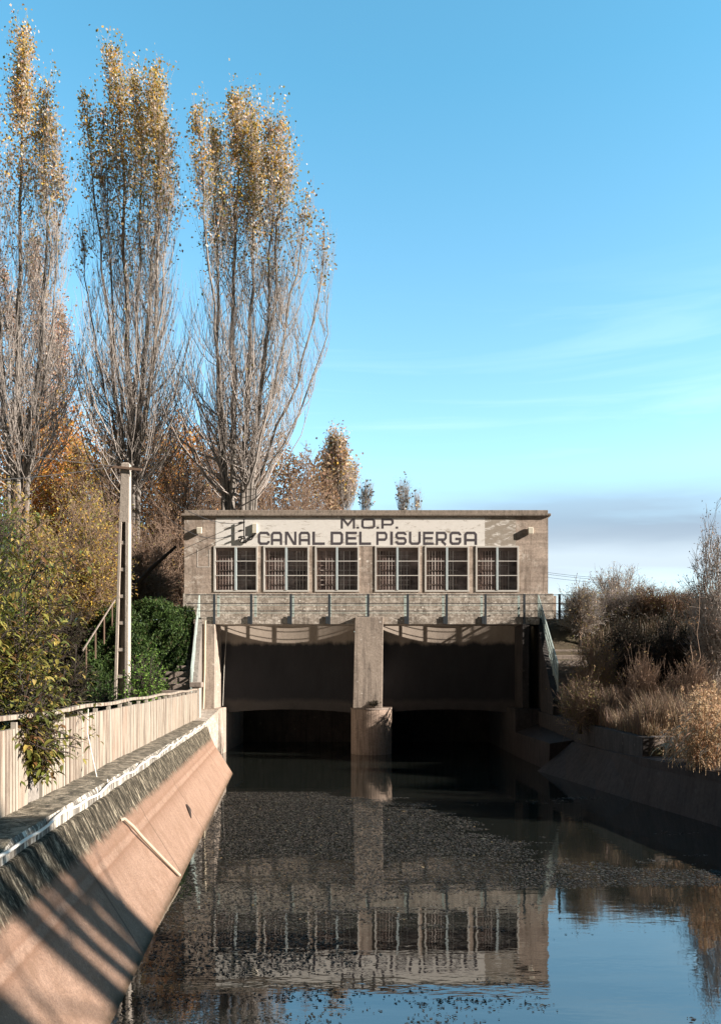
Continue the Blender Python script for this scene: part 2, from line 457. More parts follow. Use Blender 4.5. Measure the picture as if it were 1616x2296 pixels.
def groundmat():
    m, nt, p, out = newmat('ground_soil'); g = G(nt)
    n = g.noise(1.2, (1, 1, 1), 7, 0.7)
    c = g.ramp(n, [(0.3, (0.05, 0.04, 0.025)), (0.5, (0.09, 0.07, 0.045)), (0.62, (0.065, 0.062, 0.028)), (0.75, (0.16, 0.12, 0.08))])
    c = g.mix(0.6, c, g.mix(g.noise(20, (1, 1, 1), 5, 0.7), 0.4, 1.6), 'MULTIPLY')
    nt.links.new(c, p.inputs['Base Color']); p.inputs['Roughness'].default_value = 1
    g.bump(n, 0.6, 0.1, p)
    return m
M['ground'] = groundmat()

def watermat():
    m, nt, p, out = newmat('canal_water'); g = G(nt)
    p.inputs['Base Color'].default_value = (0.012, 0.014, 0.012, 1)
    p.inputs['Roughness'].default_value = 0.015
    p.inputs['IOR'].default_value = 3.0
    n = g.noise(1.3, (1, 2.4, 1), 3, 0.5)
    n2 = g.noise(7, (1, 3.0, 1), 2, 0.5)
    g.bump(g.math('ADD', n, g.math('MULTIPLY', n2, 0.12)), 0.07, 0.03, p)
    return m
M['water'] = watermat()

# ------------------------------------------------------------------ vegetation machinery
def tubes(P, Rr, n=3):
    """P (m,k,3) polylines, Rr (m,k) radii -> verts, quads"""
    m, k, _ = P.shape
    T = np.empty_like(P); T[:, 1:-1] = P[:, 2:]-P[:, :-2]; T[:, 0] = P[:, 1]-P[:, 0]; T[:, -1] = P[:, -1]-P[:, -2]
    T /= np.linalg.norm(T, axis=2, keepdims=True)+1e-9
    ref = np.array([0.31, 0.87, 0.13]); A = np.cross(T, ref); A /= np.linalg.norm(A, axis=2, keepdims=True)+1e-9
    B = np.cross(T, A)
    ang = np.arange(n)*2*np.pi/n
    V = P[:, :, None]+Rr[:, :, None, None]*(A[:, :, None]*np.cos(ang)[None, None, :, None]+B[:, :, None]*np.sin(ang)[None, None, :, None])
    idx = np.arange(m*k*n).reshape(m, k, n)
    a = idx[:, :-1]; b = idx[:, 1:]
    F = np.stack([a, np.roll(a, -1, 2), np.roll(b, -1, 2), b], -1).reshape(-1, 4)
    return V.reshape(-1, 3), F

def join(parts):
    V, F, o = [], [], 0
    for v, f in parts:
        V.append(v); F.append(f+o); o += len(v)
    return np.concatenate(V), np.concatenate(F)

def leaf_quads(C, size, droop=0.0, aspect=0.6, r=rng):
    """diamond leaves at centres C, random orientation"""
    n = len(C)
    d = r.normal(size=(n, 3)); d[:, 2] -= droop; d /= np.linalg.norm(d, axis=1, keepdims=True)
    e = np.cross(d, r.normal(size=(n, 3))); e /= np.linalg.norm(e, axis=1, keepdims=True)+1e-9
    s = (size*r.uniform(0.6, 1.25, n))[:, None]
    V = np.stack([C-d*s*0.5, C+e*s*aspect*0.5-d*s*0.05, C+d*s*0.5, C-e*s*aspect*0.5-d*s*0.05], 1).reshape(-1, 3)
    return V, np.arange(4*n).reshape(n, 4)

def palette(n, cols, weights, jitter=0.18, r=rng):
    cols = np.array(cols); w = np.array(weights, float); w /= w.sum()
    c = cols[r.choice(len(cols), n, p=w)]
    return np.clip(c*r.uniform(1-jitter, 1+jitter, (n, 1))*r.uniform(0.93, 1.07, (n, 3)), 0.005, 0.9)

GOLD = (0.64, 0.41, 0.07); OLIVE = (0.24, 0.22, 0.06); TAN = (0.50, 0.37, 0.2); PALE = (0.75, 0.67, 0.57)
GREEN = (0.07, 0.11, 0.03); ORANGE = (0.72, 0.31, 0.07); BROWN = (0.28, 0.17, 0.095); PINK = (0.62, 0.42, 0.32)

def resample(pts, k):
    pts = np.asarray(pts, float); d = np.r_[0, np.cumsum(np.linalg.norm(np.diff(pts, axis=0), axis=1))]
    t = np.linspace(0, d[-1], k)
    return np.stack([np.interp(t, d, pts[:, i]) for i in range(3)], 1)

def poplar(name, label, stems, y, depth, leaf_zone, gold, seed, n1=26, n2=11, L1=6.5, r0=0.2, dense=1.0, group='tall poplars behind the gatehouse', cat='tree', cols=None, leafsize=0.145, spread=1.0):
    """stems: list of (points [(u,v)...], fulness) drawn at depth y; many upswept branches and twigs, leaves towards the tops"""
    r = np.random.default_rng(seed)
    base = at(stems[0][0][0][0], stems[0][0][0][1], y); gz = 5.3
    root = empty(name, (base[0], base[1], gz)); tag(root, label, cat, group)
    trunkP, trunkR, bP, bR, tP, tR, LC, LG = [], [], [], [], [], [], [], []
    for si, (pts, full) in enumerate(stems):
        dy = 0 if si == 0 else r.uniform(-depth, depth)
        W = np.array([at(u, v, y) for u, v in pts])
        k = 14
        W = resample(W, k)
        f = np.linspace(0, 1, k)
        W[:, 1] += dy*np.minimum(1, f*1.8)
        W[1:-1, :2] += r.normal(0, 0.07, (k-2, 2)); W[-1, 2] -= 0.5
        W = np.vstack([[base[0]+(W[0, 0]-base[0])*0.7, y, gz-0.3], W[:-2], W[-1:]])
        trunkP.append(W); trunkR.append(np.linspace(r0*full, 0.02, k)**1.0)
        H = np.linalg.norm(W[-1]-W[0])
        for i in range(int(n1*2.5*full*H/22)+3):
            t = 0.07+0.9*r.uniform(0, 1)**1.3; x = t*(k-1); j = int(x); p = W[j]+(W[min(j+1, k-1)]-W[j])*(x-j)
            az = r.uniform(0, 2*np.pi)
            L = L1*(0.1+0.95*(1-t))*r.uniform(0.55, 1.15)*min(1, full+0.25)*spread*(1.35 if t < 0.33 else 1)
            th0 = R(r.uniform(34, 58)+(16 if t < 0.3 else 0)); th1 = R(r.uniform(4, 18))
            kk = 7; q = [p]; dirr = np.array([math.cos(az), math.sin(az)*0.8])
            for s_ in range(kk-1):
                th = th0+(th1-th0)*(s_/(kk-2))**0.7
                st = np.array([dirr[0]*math.sin(th), dirr[1]*math.sin(th), math.cos(th)])+r.normal(0, 0.07, 3)
                q.append(q[-1]+st*L/(kk-1))
            q = np.array(q); bP.append(q); rb = (0.009+0.0048*L*min(1, full))*(1.9 if r.uniform() < 0.12 else 1); bR.append(np.linspace(rb, 0.009, kk))
            for _ in range(n2):
                tt = r.uniform(0.15, 1.0); x = tt*(kk-1); j = min(int(x), kk-2); p2 = q[j]+(q[j+1]-q[j])*(x-j)
                a2 = r.uniform(0, 2*np.pi); l2 = r.uniform(0.7, 2.3)*(0.6+0.4*spread); th = R(r.uniform(8, 34))
                d0 = np.array([math.cos(a2)*math.sin(th), math.sin(a2)*math.sin(th), math.cos(th)])
                d1 = d0*0.6+np.array([0, 0, 0.5]); d1 /= np.linalg.norm(d1)
                tw = np.array([p2, p2+d0*l2*0.35+r.normal(0, 0.02, 3), p2+d0*l2*0.35+d1*l2*0.35+r.normal(0, 0.03, 3), p2+d0*l2*0.35+d1*l2*0.65])
                tP.append(tw); tR.append([0.009, 0.007, 0.0055, 0.003])
                # leaves
                zf = (tw[3, 2]-leaf_zone[0])/(leaf_zone[1]-leaf_zone[0])
                pr = np.clip(zf, 0.06, 1)**1.6
                nl = r.poisson(9*dense*pr*full)
                if nl:
                    c = tw[r.integers(1, 4, nl)]+r.normal(0, 0.16, (nl, 3))*[1, 1, 1.6]
                    LC.append(c); LG.append(np.full(nl, zf))
            zf = (q[-1, 2]-leaf_zone[0])/(leaf_zone[1]-leaf_zone[0])
        # leafy plume hugging the stem top
        for _ in range(int(400*dense*full*min(1, H/20))):
            t = 1-abs(r.normal(0, 0.17)); 
            if t < 0.3: continue
            x = t*(k-1); j = min(int(x), k-2); p = W[j]+(W[j+1]-W[j])*(x-j)
            zf = (p[2]-leaf_zone[0])/(leaf_zone[1]-leaf_zone[0])
            if r.uniform() > np.clip(zf, 0, 1)**1.2: continue
            c = p+r.normal(0, 1, 3)*[0.38, 0.38, 0.34]*(0.28+1.3*min(1, (1-t)*3.0))*1.2
            nl = 5
            LC.append(c+r.normal(0, 0.13, (nl, 3))); LG.append(np.full(nl, zf))
    v, f = join([tubes(np.array([w]), np.array([rr]), 7) for w, rr in zip(trunkP, trunkR)])
    mesh_obj('trunk', v, f, M['bark_w'], root, smooth=True)
    v1, f1 = tubes(np.array(bP), np.array(bR), 4); v2, f2 = tubes(np.array(tP), np.array(tR), 3)
    v, f = join([(v1, f1), (v2, f2)])
    mesh_obj('branches', v, f, M['twig_g'], root)
    C = np.concatenate(LC); Z = np.concatenate(LG)
    V, Fq = leaf_quads(C, leafsize, 0.2, 0.75, r)
    n = len(C)
    top = palette(n, cols or [GOLD, OLIVE, TAN, PALE, PINK], gold, 0.25, r)
    lowc = palette(n, [OLIVE, TAN, BROWN, PALE], [3, 3, 3, 1.5], 0.25, r)
    c = np.where((Z+r.normal(0, 0.12, n) > 0.55)[:, None], top, lowc)
    mesh_obj('crown', V, Fq, M['leaf'], root, cols=np.repeat(c, 4, 0))
    return root

def bushy(name, label, base, h, rx, ry, zc=0.6, rz=0.45, n_limb=40, n_twig=1200, n_leaf=4000, leaf=0.12, cols=None, w=None, twig='twig_b', bark='bark_d', trunk_r=0.15,
          cat='tree', group=None, seed=1, twl=0.9, up=0.5, leafmat_='leaf', trunk_h=0.2, twr=0.008, aspect=0.55, clump=0.18, droop=0.1, jitter=0.25, lean=(0, 0), gamma=0.4):
    r = np.random.default_rng(seed); base = np.asarray(base, float)
    root = empty(name, tuple(base)); tag(root, label, cat, group)
    c0 = base+[lean[0], lean[1], h*zc]
    th = base+[lean[0]*0.3, lean[1]*0.3, h*trunk_h]
    def inside(n, g=gamma):
        d = r.normal(size=(n, 3)); d /= np.linalg.norm(d, axis=1, keepdims=True)
        lump = 0.8+0.2*np.sin(d[:, 0]*5+seed)*np.cos(d[:, 2]*6+seed*2)+0.1*np.sin(d[:, 1]*11+seed)
        return c0+d*(r.uniform(0, 1, (n, 1))**g)*lump[:, None]*[rx, ry, h*rz]
    tg = inside(n_limb, 0.25)
    k = 7; t = np.linspace(0, 1, k)[:, None]
    L = []
    for q in tg:
        s = base+(th-base)*r.uniform(0.5, 1.1)
        mid = s+(q-s)*0.5+np.array([(s[0]-q[0])*0.15, 0, (q[2]-s[2])*0.05])+r.normal(0, 0.06*h*0.4, 3)
        pl = (1-t)**2*s+2*t*(1-t)*mid+t**2*q; pl[1:-1] += r.normal(0, 0.012*h, (k-2, 3)); L.append(pl)
    L = np.array(L); LR = np.linspace(trunk_r*0.38, 0.01, k)[None].repeat(len(L), 0)*r.uniform(0.5, 1.2, (len(L), 1))
    tp = np.array([[base-[0, 0, .2], base+(th-base)*0.5+r.normal(0, 0.02*h*0.3, 3), th]])
    parts = [tubes(L, LR, 4)]
    mesh_obj('trunk', *tubes(tp, np.array([[trunk_r*1.2, trunk_r, trunk_r*0.8]]), 7), M[bark], root, smooth=True)
    i = r.integers(0, len(L), n_twig); j = r.uniform(0.25, 1, n_twig)*(k-1); jj = np.minimum(j.astype(int), k-2)
    p = L[i, jj]+(L[i, jj+1]-L[i, jj])*(j-jj)[:, None]
    d = r.normal(size=(n_twig, 3)); out = p-c0; out /= np.linalg.norm(out, axis=1, keepdims=True)+1e-6
    d = d/np.linalg.norm(d, axis=1, keepdims=True)*0.7+out*0.5; d[:, 2] += up; d /= np.linalg.norm(d, axis=1, keepdims=True)
    l = twl*r.uniform(0.4, 1.2, n_twig)[:, None]
    T = np.stack([p, p+d*l*0.5+r.normal(0, 0.04, (n_twig, 3))*twl, p+d*l+np.array([0, 0, 0.15])*l*np.sign(up+0.01)], 1)
    T2 = []
    for s_ in range(2):
        a = T[:, 1]+(T[:, 2]-T[:, 1])*r.uniform(0, 0.8, (n_twig, 1)); dd = d+r.normal(0, 0.5, (n_twig, 3)); dd[:, 2] += up*0.5
        dd /= np.linalg.norm(dd, axis=1, keepdims=True); T2.append(np.stack([a, a+dd*l*0.3, a+dd*l*0.55], 1))
    T = np.concatenate([T]+T2); TR = np.tile([twr, twr*0.8, twr*0.4], (len(T), 1))
    parts.append(tubes(T, TR, 3))
    mesh_obj('branches', *join(parts), M[twig], root)
    if n_leaf:
        ci = r.integers(0, len(T), n_leaf); tt = r.uniform(0.3, 1, (n_leaf, 1))
        C = T[ci, 1]+(T[ci, 2]-T[ci, 1])*tt+r.normal(0, clump, (n_leaf, 3))*twl*0.6
        if leafmat_ == 'bigleaf':
            V, Fq, rep = long_leaves(C, leaf, r, aspect); 
        else:
            V, Fq = leaf_quads(C, leaf, droop, aspect, r); rep = 4
        cc = palette(n_leaf, cols, w, jitter, r)
        mesh_obj('crown', V, Fq, M[leafmat_], root, cols=np.repeat(cc, rep, 0))
    return root

def long_leaves(C, size, r, aspect=0.3):
    """drooping folded leaves: 3 segments, 8 verts / 6 quads"""
    n = len(C)
    a = r.uniform(0, 2*np.pi, n); d = np.stack([np.cos(a), np.sin(a), r.uniform(-0.5, 0.5, n)], 1)
    s = size*r.uniform(0.6, 1.3, n)[:, None]
    side = np.cross(d, [0, 0, 1.0])+r.normal(0, 0.25, (n, 3)); side /= np.linalg.norm(side, axis=1, keepdims=True)
    drop = np.array([0, 0, -1.0])
    p0 = C; p1 = C+d*s*0.35+drop*s*0.03; p2 = C+d*s*0.7+drop*s*0.2; p3 = C+d*s*0.92+drop*s*0.45
    w = s*aspect*0.5; upv = np.array([0, 0, 1.0])*s*0.06
    V = np.stack([p0, p1-side*w+upv, p1, p1+side*w+upv, p2-side*w*0.85+upv, p2, p2+side*w*0.85+upv, p3], 1)
    q = np.array([[0, 2, 1, 1], [0, 3, 2, 2], [1, 2, 5, 4], [2, 3, 6, 5], [4, 5, 7, 7], [5, 6, 7, 7]])
    tri = np.array([[0, 2, 1], [0, 3, 2], [1, 2, 5], [1, 5, 4], [2, 3, 6], [2, 6, 5], [4, 5, 7], [5, 6, 7]])
    F = (np.arange(n)[:, None, None]*8+tri[None]).reshape(-1, 3)
    return V.reshape(-1, 3), F, 8

# ------------------------------------------------------------------ ground
def xl_front(y): return -2.44-0.1*min(y, 26.3)      # ledge front edge
def water_l(y): return -1.51-0.1*min(y, 25.6)
YR = [-40, 4, 10, 16.7, 20, 26.3, 31.5, 60]
def kerb_r(y): return float(np.interp(y, YR, [9.6, 9.6, 8.5, 7.5, 7.05, 7.0, 6.97, 6.97]))
def water_r(y): return float(np.interp(y, YR, [9.3, 9.3, 8.25, 7.36, 6.78, 5.79, 5.75, 5.75]))
def gheight(x, y, left):
    if left:
        t = np.clip((y-27.0)/6.2, 0, 1); t = t*t*(3-2*t)
        return 1.58+3.85*t
    t = np.clip((y-28.6)/4.4, 0, 1); t = t*t*(3-2*t)
    b = 1.58 if y >= 20 else 1.1
    far = np.clip((x-9)/8, 0, 1)*np.clip((y-18)/8, 0, 1)*0.9*(1-t)
    return b+(5.4-b)*t+far
def terrain():
    offs = [0.25, 0.6, 1, 1.5, 2, 2.6, 3.3, 4, 5, 6, 7.5, 9, 11, 13, 16, 20, 26, 35, 60, 120, 300, 900, 3000]
    ys = [-3000, -800, -200, -60, -20, -8]+list(np.arange(-4, 19.9, 1.0))+[19.98, 20.02]+list(np.arange(20.5, 36, 0.5))+[37, 40, 45, 55, 70, 100, 160, 300, 700, 3000]
    V, n = [], None
    r = np.random.default_rng(3)
    for y in ys:
        row = []
        a, b = xl_front(y)-0.3, kerb_r(y)+0.1
        if y > 26.3: a = -5.95-0.14*(min(y, 33)-26.3)
        for o in offs[::-1]:
            row.append((a-o, y, gheight(a-o, y, True)+r.uniform(-0.06, 0.06)*(o > 1)))
        row.append((a-0.02, y, gheight(a, y, True)-0.12)); row.append((a, y, -1.3)); row.append((b, y, -1.3))
        row.append((b+0.02, y, gheight(b, y, False)-0.12))
        for o in offs:
            row.append((b+o, y, gheight(b+o, y, False)+r.uniform(-0.07, 0.07)*(o > 1)))
        n = len(row); V += row
    V = np.array(V); k = len(ys); idx = np.arange(k*n).reshape(k, n)
    F = np.stack([idx[:-1, :-1], idx[:-1, 1:], idx[1:, 1:], idx[1:, :-1]], -1).reshape(-1, 4)
    return tag(mesh_obj('ground', V, F, M['ground'], smooth=False), kind='structure')
terrain()
tag(mesh_obj('water', [(-7, -40, 0), (11, -40, 0), (11, 60, 0), (-7, 60, 0)], [(0, 1, 2, 3)], M['water']), kind='structure')

# ------------------------------------------------------------------ canal lining, left and right
def lining_left():
    mb = MB(); rings = []
    for y in list(np.arange(-6, 24.1, 1.0))+[24.8, 25.6, 26.3]:
        o = 0.1*y
        if y > 25.6:
            pr = [(-2.1-o, -1.2), (-2.2-o, 0.9), (-2.40-o, 1.46), (-2.43-o, 1.47)]
        else:
            pr = [(-0.9-o, -1.2), (-1.51-o, 0.0), (-1.93-o, 0.665), (-2.1-o, 0.93), (-2.12-o, 0.985), (-2.2-o, 1.11), (-2.37-o, 1.45), (-2.43-o, 1.47)]
        if y > 25.6: pr = [(-1.9-o, -1.2), (-1.95-o, 0.0), (-2.1-o, 0.665), (-2.2-o, 0.93), (-2.22-o, 0.985), (-2.27-o, 1.11), (-2.38-o, 1.45), (-2.43-o, 1.47)]
        rings.append([(x, y, z) for x, z in pr]+[(-3.2-o, y, 1.47), (-3.2-o, y, -1.2)])
    mb.loft(rings)
    tag(mb.build('canal_bank', M['lining']), kind='structure')
    mb = MB(); rings = []
    for y in list(np.arange(-6, 26, 0.35))+[26.3]:
        o = 0.1*y; j = random.uniform(-0.012, 0.012); j2 = random.uniform(-0.01, 0.01)
        rings.append([(-2.41-o+j, y, 1.462), (-2.41-o+j, y, 1.58), (-2.44-o+j2, y, 1.625+j2), (-2.62-o, y, 1.64+j), (-3.3-o, y, 1.645), (-3.3-o, y, 1.3), (-2.6-o, y, 1.3), (-2.6-o, y, 1.462)])
    mb.loft(rings)
    tag(mb.build('ledge', M['ledge']), kind='structure')
lining_left()
M['wingd'] = concrete('shade_dark_wing', (0.08, 0.073, 0.07), (0.05, 0.046, 0.045), (0.02, 0.019, 0.018), (0.3, 0.28, 0.25), 0.5, 0.2, 0.0, 1.2)  # darker copy of the wing concrete with the shade painted in
def lining_right():
    mb = MB(); rings = []
    for y in [-6, 0, 4, 7, 10, 13, 16.7, 18.5, 20, 22, 24, 26.3]:
        k, w = kerb_r(y), water_r(y)
        rz = float(np.interp(y, [16.7, 20, 21, 26.3], [1.1, 1.08, 1.02, 0.95])); 
        rings.append([(w-0.35, y, -1.2), (w, y, 0), (w+(k-w)*0.75, y, rz*0.8), (k-0.08, y, rz), (k+0.06, y, rz+0.03), (k+0.6, y, rz+0.03), (k+0.6, y, -1.2)])
    mb.loft(rings)
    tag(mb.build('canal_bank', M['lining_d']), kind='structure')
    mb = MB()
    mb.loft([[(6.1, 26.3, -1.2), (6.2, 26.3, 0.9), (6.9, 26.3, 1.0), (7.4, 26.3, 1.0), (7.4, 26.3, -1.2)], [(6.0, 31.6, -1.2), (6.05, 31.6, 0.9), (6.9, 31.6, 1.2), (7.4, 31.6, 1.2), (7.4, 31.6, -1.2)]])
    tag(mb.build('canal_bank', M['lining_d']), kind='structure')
    # low retaining wall with a return facing the camera
    root = empty('retaining_wall', (7.1, 20, 1.0)); tag(root, 'low concrete retaining wall with pale top above the shaded right bank', 'wall')
    mb = MB(); mb.loft([[(7.02, 20, 0.9), (7.02, 20, 1.58), (7.3, 20, 1.58), (7.3, 20, 0.9)], [(6.99, 26.3, 0.9), (6.99, 26.3, 1.64), (7.27, 26.3, 1.64), (7.27, 26.3, 0.9)], [(6.96, 31.5, 0.9), (6.96, 31.5, 1.74), (7.25, 31.5, 1.74), (7.25, 31.5, 0.9)]])
    mb.build('wall', M['wingd'], root, bevel=0.015)
    MB().box(7.303, 10.2, 20.0, 20.28, 0.9, 1.6).build('end_wall', M['step'], root, bevel=0.02)
lining_right()

# ------------------------------------------------------------------ sluice structure
FY = 33.6
def sluice():
    # central pier
    root = empty('bridge_pier', (0.4, 32, 0)); tag(root, 'central concrete pier with rounded cutwater base between the two gate openings', 'pier')
    mb = MB(); mb.loft([[(-0.30, 31.65, 1.85), (0.86, 31.65, 1.85), (0.86, 32.99, 1.85), (-0.30, 32.99, 1.85)], [(-0.22, 31.65, 5.45), (0.9, 31.65, 5.45), (0.9, 32.99, 5.45), (-0.22, 32.99, 5.45)]])
    mb.box(-0.24, 0.88, 32.991, 37.9, 1.85, 5.1)
    s_ = mb.build('shaft', M['pier'], root, bevel=0.02)
    cx, Rr = 0.44, 0.82; prof = []
    for i in range(25):
        a = math.pi+math.pi*i/24; prof.append((cx+Rr*math.cos(a), 32.37+Rr*math.sin(a)))
    prof += [(cx+Rr, 38), (cx-Rr, 38)]
    mb = MB(); mb.loft([[(x, y, -1.2) for x, y in prof], [(x, y, 1.78) for x, y in prof]])
    mb.build('base', M['pierb'], root)
    prof2 = [(cx+(x-cx)*1.03, 32.37+(y-32.37)*1.03 if y < 33 else y-.01) for x, y in prof]
    mb = MB(); mb.loft([[(x, y, 1.782) for x, y in prof2], [(x, y, 1.848) for x, y in prof2]])
    mb.build('cap', M['step'], root)
    # side piers
    mb = MB(); mb.loft([[(-5.05, 26.3, -1.2), (-5.07, 26.3, 1.6), (-6.9, 26.3, 1.6), (-6.9, 26.3, -1.2)], [(-5.55, 31.45, -1.2), (-5.57, 31.45, 1.78), (-6.9, 31.45, 1.78), (-6.9, 31.45, -1.2)]])
    tag(mb.build('canal_wall', M['stained'], loc=(-5.5, 29, 0)), 'short vertical canal wall between the lit bank and the left side pier', 'wall')
    root = empty('side_pier', (-6, 32, 0)); tag(root, 'left side pier with sunlit right edge beside the left gate opening', 'pier', 'side piers of the sluice')
    MB().box(-6.28, -5.76, 31.7, 36, 1.83, 5.165).build('shaft', M['pier'], root, bevel=0.02)
    MB().box(-6.6, -5.53, 31.45, 38, -1.2, 1.83).build('base', M['pier'], root, bevel=0.03)
    root = empty('side_pier', (6.6, 32, 0)); tag(root, 'right side pier in shade beside the right gate opening', 'pier', 'side piers of the sluice')
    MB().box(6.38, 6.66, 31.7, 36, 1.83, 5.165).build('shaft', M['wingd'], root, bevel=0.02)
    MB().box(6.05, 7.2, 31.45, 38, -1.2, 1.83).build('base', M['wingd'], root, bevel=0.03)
    # gates (bowed walls)
    for x0, x1, lab in ((-5.755, -0.26, 'left curved gate wall in shade with a lit strip and railing shadows on top'), (0.89, 6.375, 'right curved gate wall in deep shade between central and right piers')):
        mb = MB(); rings = []; n = 24
        for i in range(n+1):
            f = i/n*2-1; x = x0+(x1-x0)*i/n; y = 33.6-0.36*f*f; zb = 1.58+0.14*(1-f*f)
            rings.append([(x, y, zb), (x, y, 5.2), (x, y+0.25, 5.2), (x, y+0.25, zb)])
        mb.loft(rings)
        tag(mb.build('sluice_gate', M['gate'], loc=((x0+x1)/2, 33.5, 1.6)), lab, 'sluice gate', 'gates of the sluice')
    # dark chamber behind the gates
    mb = MB(); mb.box(-6.6, 7.2, 38.0, 38.4, -1.2, 5.2)
    tag(mb.build('chamber_wall', M['wingd']), 'dark back wall inside the sluice chamber behind the gates', 'wall')
    # walkway
    root = empty('walkway', (0.4, 32.75, 5.3)); tag(root, 'narrow concrete walkway slab carried by the piers in front of the gatehouse', 'walkway')
    MB().box(-6.32, -0.224, 31.87, 32.98, 5.17, 5.47).box(0.904, 7.1, 31.87, 32.98, 5.17, 5.47).box(-0.224, 0.904, 31.9, 32.98, 5.3, 5.49).build('slab', M['stained'], root, bevel=0.015)
    # wing walls
    for sx, lab, pts in ((-1, 'left sloping wing wall beside the stairs and the green mound', [(-6.3, 32.0), (-5.62, 27.4)]), (1, 'right sloping wing wall in deep shade below the stair railing', [(7.08, 32.3), (7.0, 29.2)])):
        (xa, ya), (xb, yb) = pts; t = 0.28*sx
        rings = []
        for f in np.linspace(0, 1, 9):
            x = xa+(xb-xa)*f; y = ya+(yb-ya)*f; zt = 5.45-(5.45-2.2)*f
            rings.append([(x, y, -1.0), (x, y, zt), (x+t, y, zt), (x+t, y, -1.0)])
        mb = MB(); mb.loft(rings)
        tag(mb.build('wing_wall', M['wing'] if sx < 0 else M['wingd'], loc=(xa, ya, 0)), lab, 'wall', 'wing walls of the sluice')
    # stairs
    for sx, lab in ((-1, 'left stone stairs climbing beside the pier towards the gatehouse'), (1, 'right stone stairs climbing beside the bushes to the walkway')):
        root = empty('stairs', (sx*7, 30, 1.6)); tag(root, lab, 'stairs', 'stairs beside the sluice')
        n = 17
        for i in range(n):
            f = i/(n-1); y = 26.6+6.2*f; z = 1.75+3.7*(i+1)/n
            if sx < 0: xi = -5.9-0.135*(y-27.4); x0, x1 = xi-1.3, xi
            else: y = 28.7+4.1*f; xi = 7.3; x0, x1 = xi, xi+1.7
            MB().box(x0, x1, y, y+(0.55 if sx < 0 else 0.4) if i < n-1 else y+0.85, z-0.6, z).build('step', M['step'], root, bevel=0.02)
M['pierb'] = concrete('tide_marked_concrete', (0.46, 0.36, 0.29), (0.34, 0.26, 0.21), (0.07, 0.05, 0.04), (0.5, 0.42, 0.36), 0.55, 0.3, 0.0, 1.5)
sluice()

# ------------------------------------------------------------------ railings
def railing_front():
    root = empty('railing', (0.4, 31.9, 5.4)); tag(root, 'dark steel railing along the front edge of the walkway', 'railing')
    xs = [(u-808)*31.82/F0 for u in (480, 563, 652, 738, 825, 914, 1001, 1088, 1175, 1254)]
    for i, x in enumerate(xs):
        MB().box(x-0.045, x+0.045, 31.80, 31.85, 5.17 if i < 9 else 5.3, 6.37).build('post', M['rail_dark'], root)
        if 0 < i < 8: MB().box(x-0.14, x-0.05, 31.80, 31.868, 5.19, 5.49).build('bracket', M['rail_dark'], root)
    for z in (6.34, 6.0, 5.7):
        MB().tube([(xs[0]-1.1, 31.86, z), (xs[-1]+0.8, 31.86, z)], 0.014, 5).build('rail', M['rail_dark'], root)
    root = empty('railing', (0.4, 33, 5.5)); tag(root, 'pale green railing along the rear edge of the walkway near the windows', 'railing')
    xs = [(u-808)*33.0/F0 for u in (490, 573, 657, 740, 822, 908, 993, 1079, 1162)]
    for x in xs: MB().box(x-0.05, x+0.05, 32.93, 32.97, 5.46, 6.42).build('post', M['rail_light'], root)
    for z in (6.36, 6.02, 5.70):
        MB().tube([(xs[0], 32.92, z), (xs[-1], 32.92, z)], 0.013, 5).build('rail', M['rail_light'], root)
railing_front()
def railing_stair(P, Q, lab, n=6):
    root = empty('stair_railing', tuple(Q)); tag(root, lab, 'railing', 'railings of the sluice stairs')
    P, Q = Vector(P), Vector(Q)
    for i in range(n):
        p = P.lerp(Q, i/(n-1)); MB().box(p.x-0.025, p.x+0.025, p.y-0.03, p.y+0.03, p.z-1.0, p.z+0.01).build('post', M['rail_light'], root)
    for d in (0, -0.3, -0.6):
        MB().obox(P+Vector((0, 0, d)), Q+Vector((0, 0, d)), 0.045, 0.06).build('rail', M['rail_light'], root)
    mb = MB(); m = int((P-Q).length/0.13)
    for i in range(m):
        p = P.lerp(Q, (i+0.5)/m); mb.box(p.x-0.009, p.x+0.009, p.y-0.009, p.y+0.009, p.z-0.95, p.z-0.02)
    mb.build('balusters', M['rail_light'], root)
railing_stair((-6.62, 33.0, 6.44), (-5.88, 27.9, 3.35), 'pale green stair railing on the left above the green mound', 6)
railing_stair((7.30, 33.0, 6.45), (7.2, 29.3, 3.55), 'pale blue-green stair railing on the right above the wing wall', 6)

# ------------------------------------------------------------------ gatehouse
def wall_holes(mb, x0, x1, z0, z1, holes, y, d):
    xs = sorted({x0, x1, *[h[0] for h in holes], *[h[1] for h in holes]})
    za, zb = holes[0][2], holes[0][3]
    zs = [z0, za, zb, z1]
    for i in range(len(xs)-1):
        for j in range(3):
            if j == 1 and any(h[0] <= xs[i] < h[1] for h in holes): continue
            b = len(mb.v); mb.v += [(xs[i], y, zs[j]), (xs[i+1], y, zs[j]), (xs[i+1], y, zs[j+1]), (xs[i], y, zs[j+1])]; mb.f.append((b, b+1, b+2, b+3))
    for h in holes:
        b = len(mb.v)
        mb.v += [(h[0], y, za), (h[1], y, za), (h[1], y, zb), (h[0], y, zb), (h[0], y+d, za), (h[1], y+d, za), (h[1], y+d, zb), (h[0], y+d, zb)]
        mb.f += [(b, b+4, b+5, b+1), (b+1, b+5, b+6, b+2), (b+2, b+6, b+7, b+3), (b+3, b+7, b+4, b)]

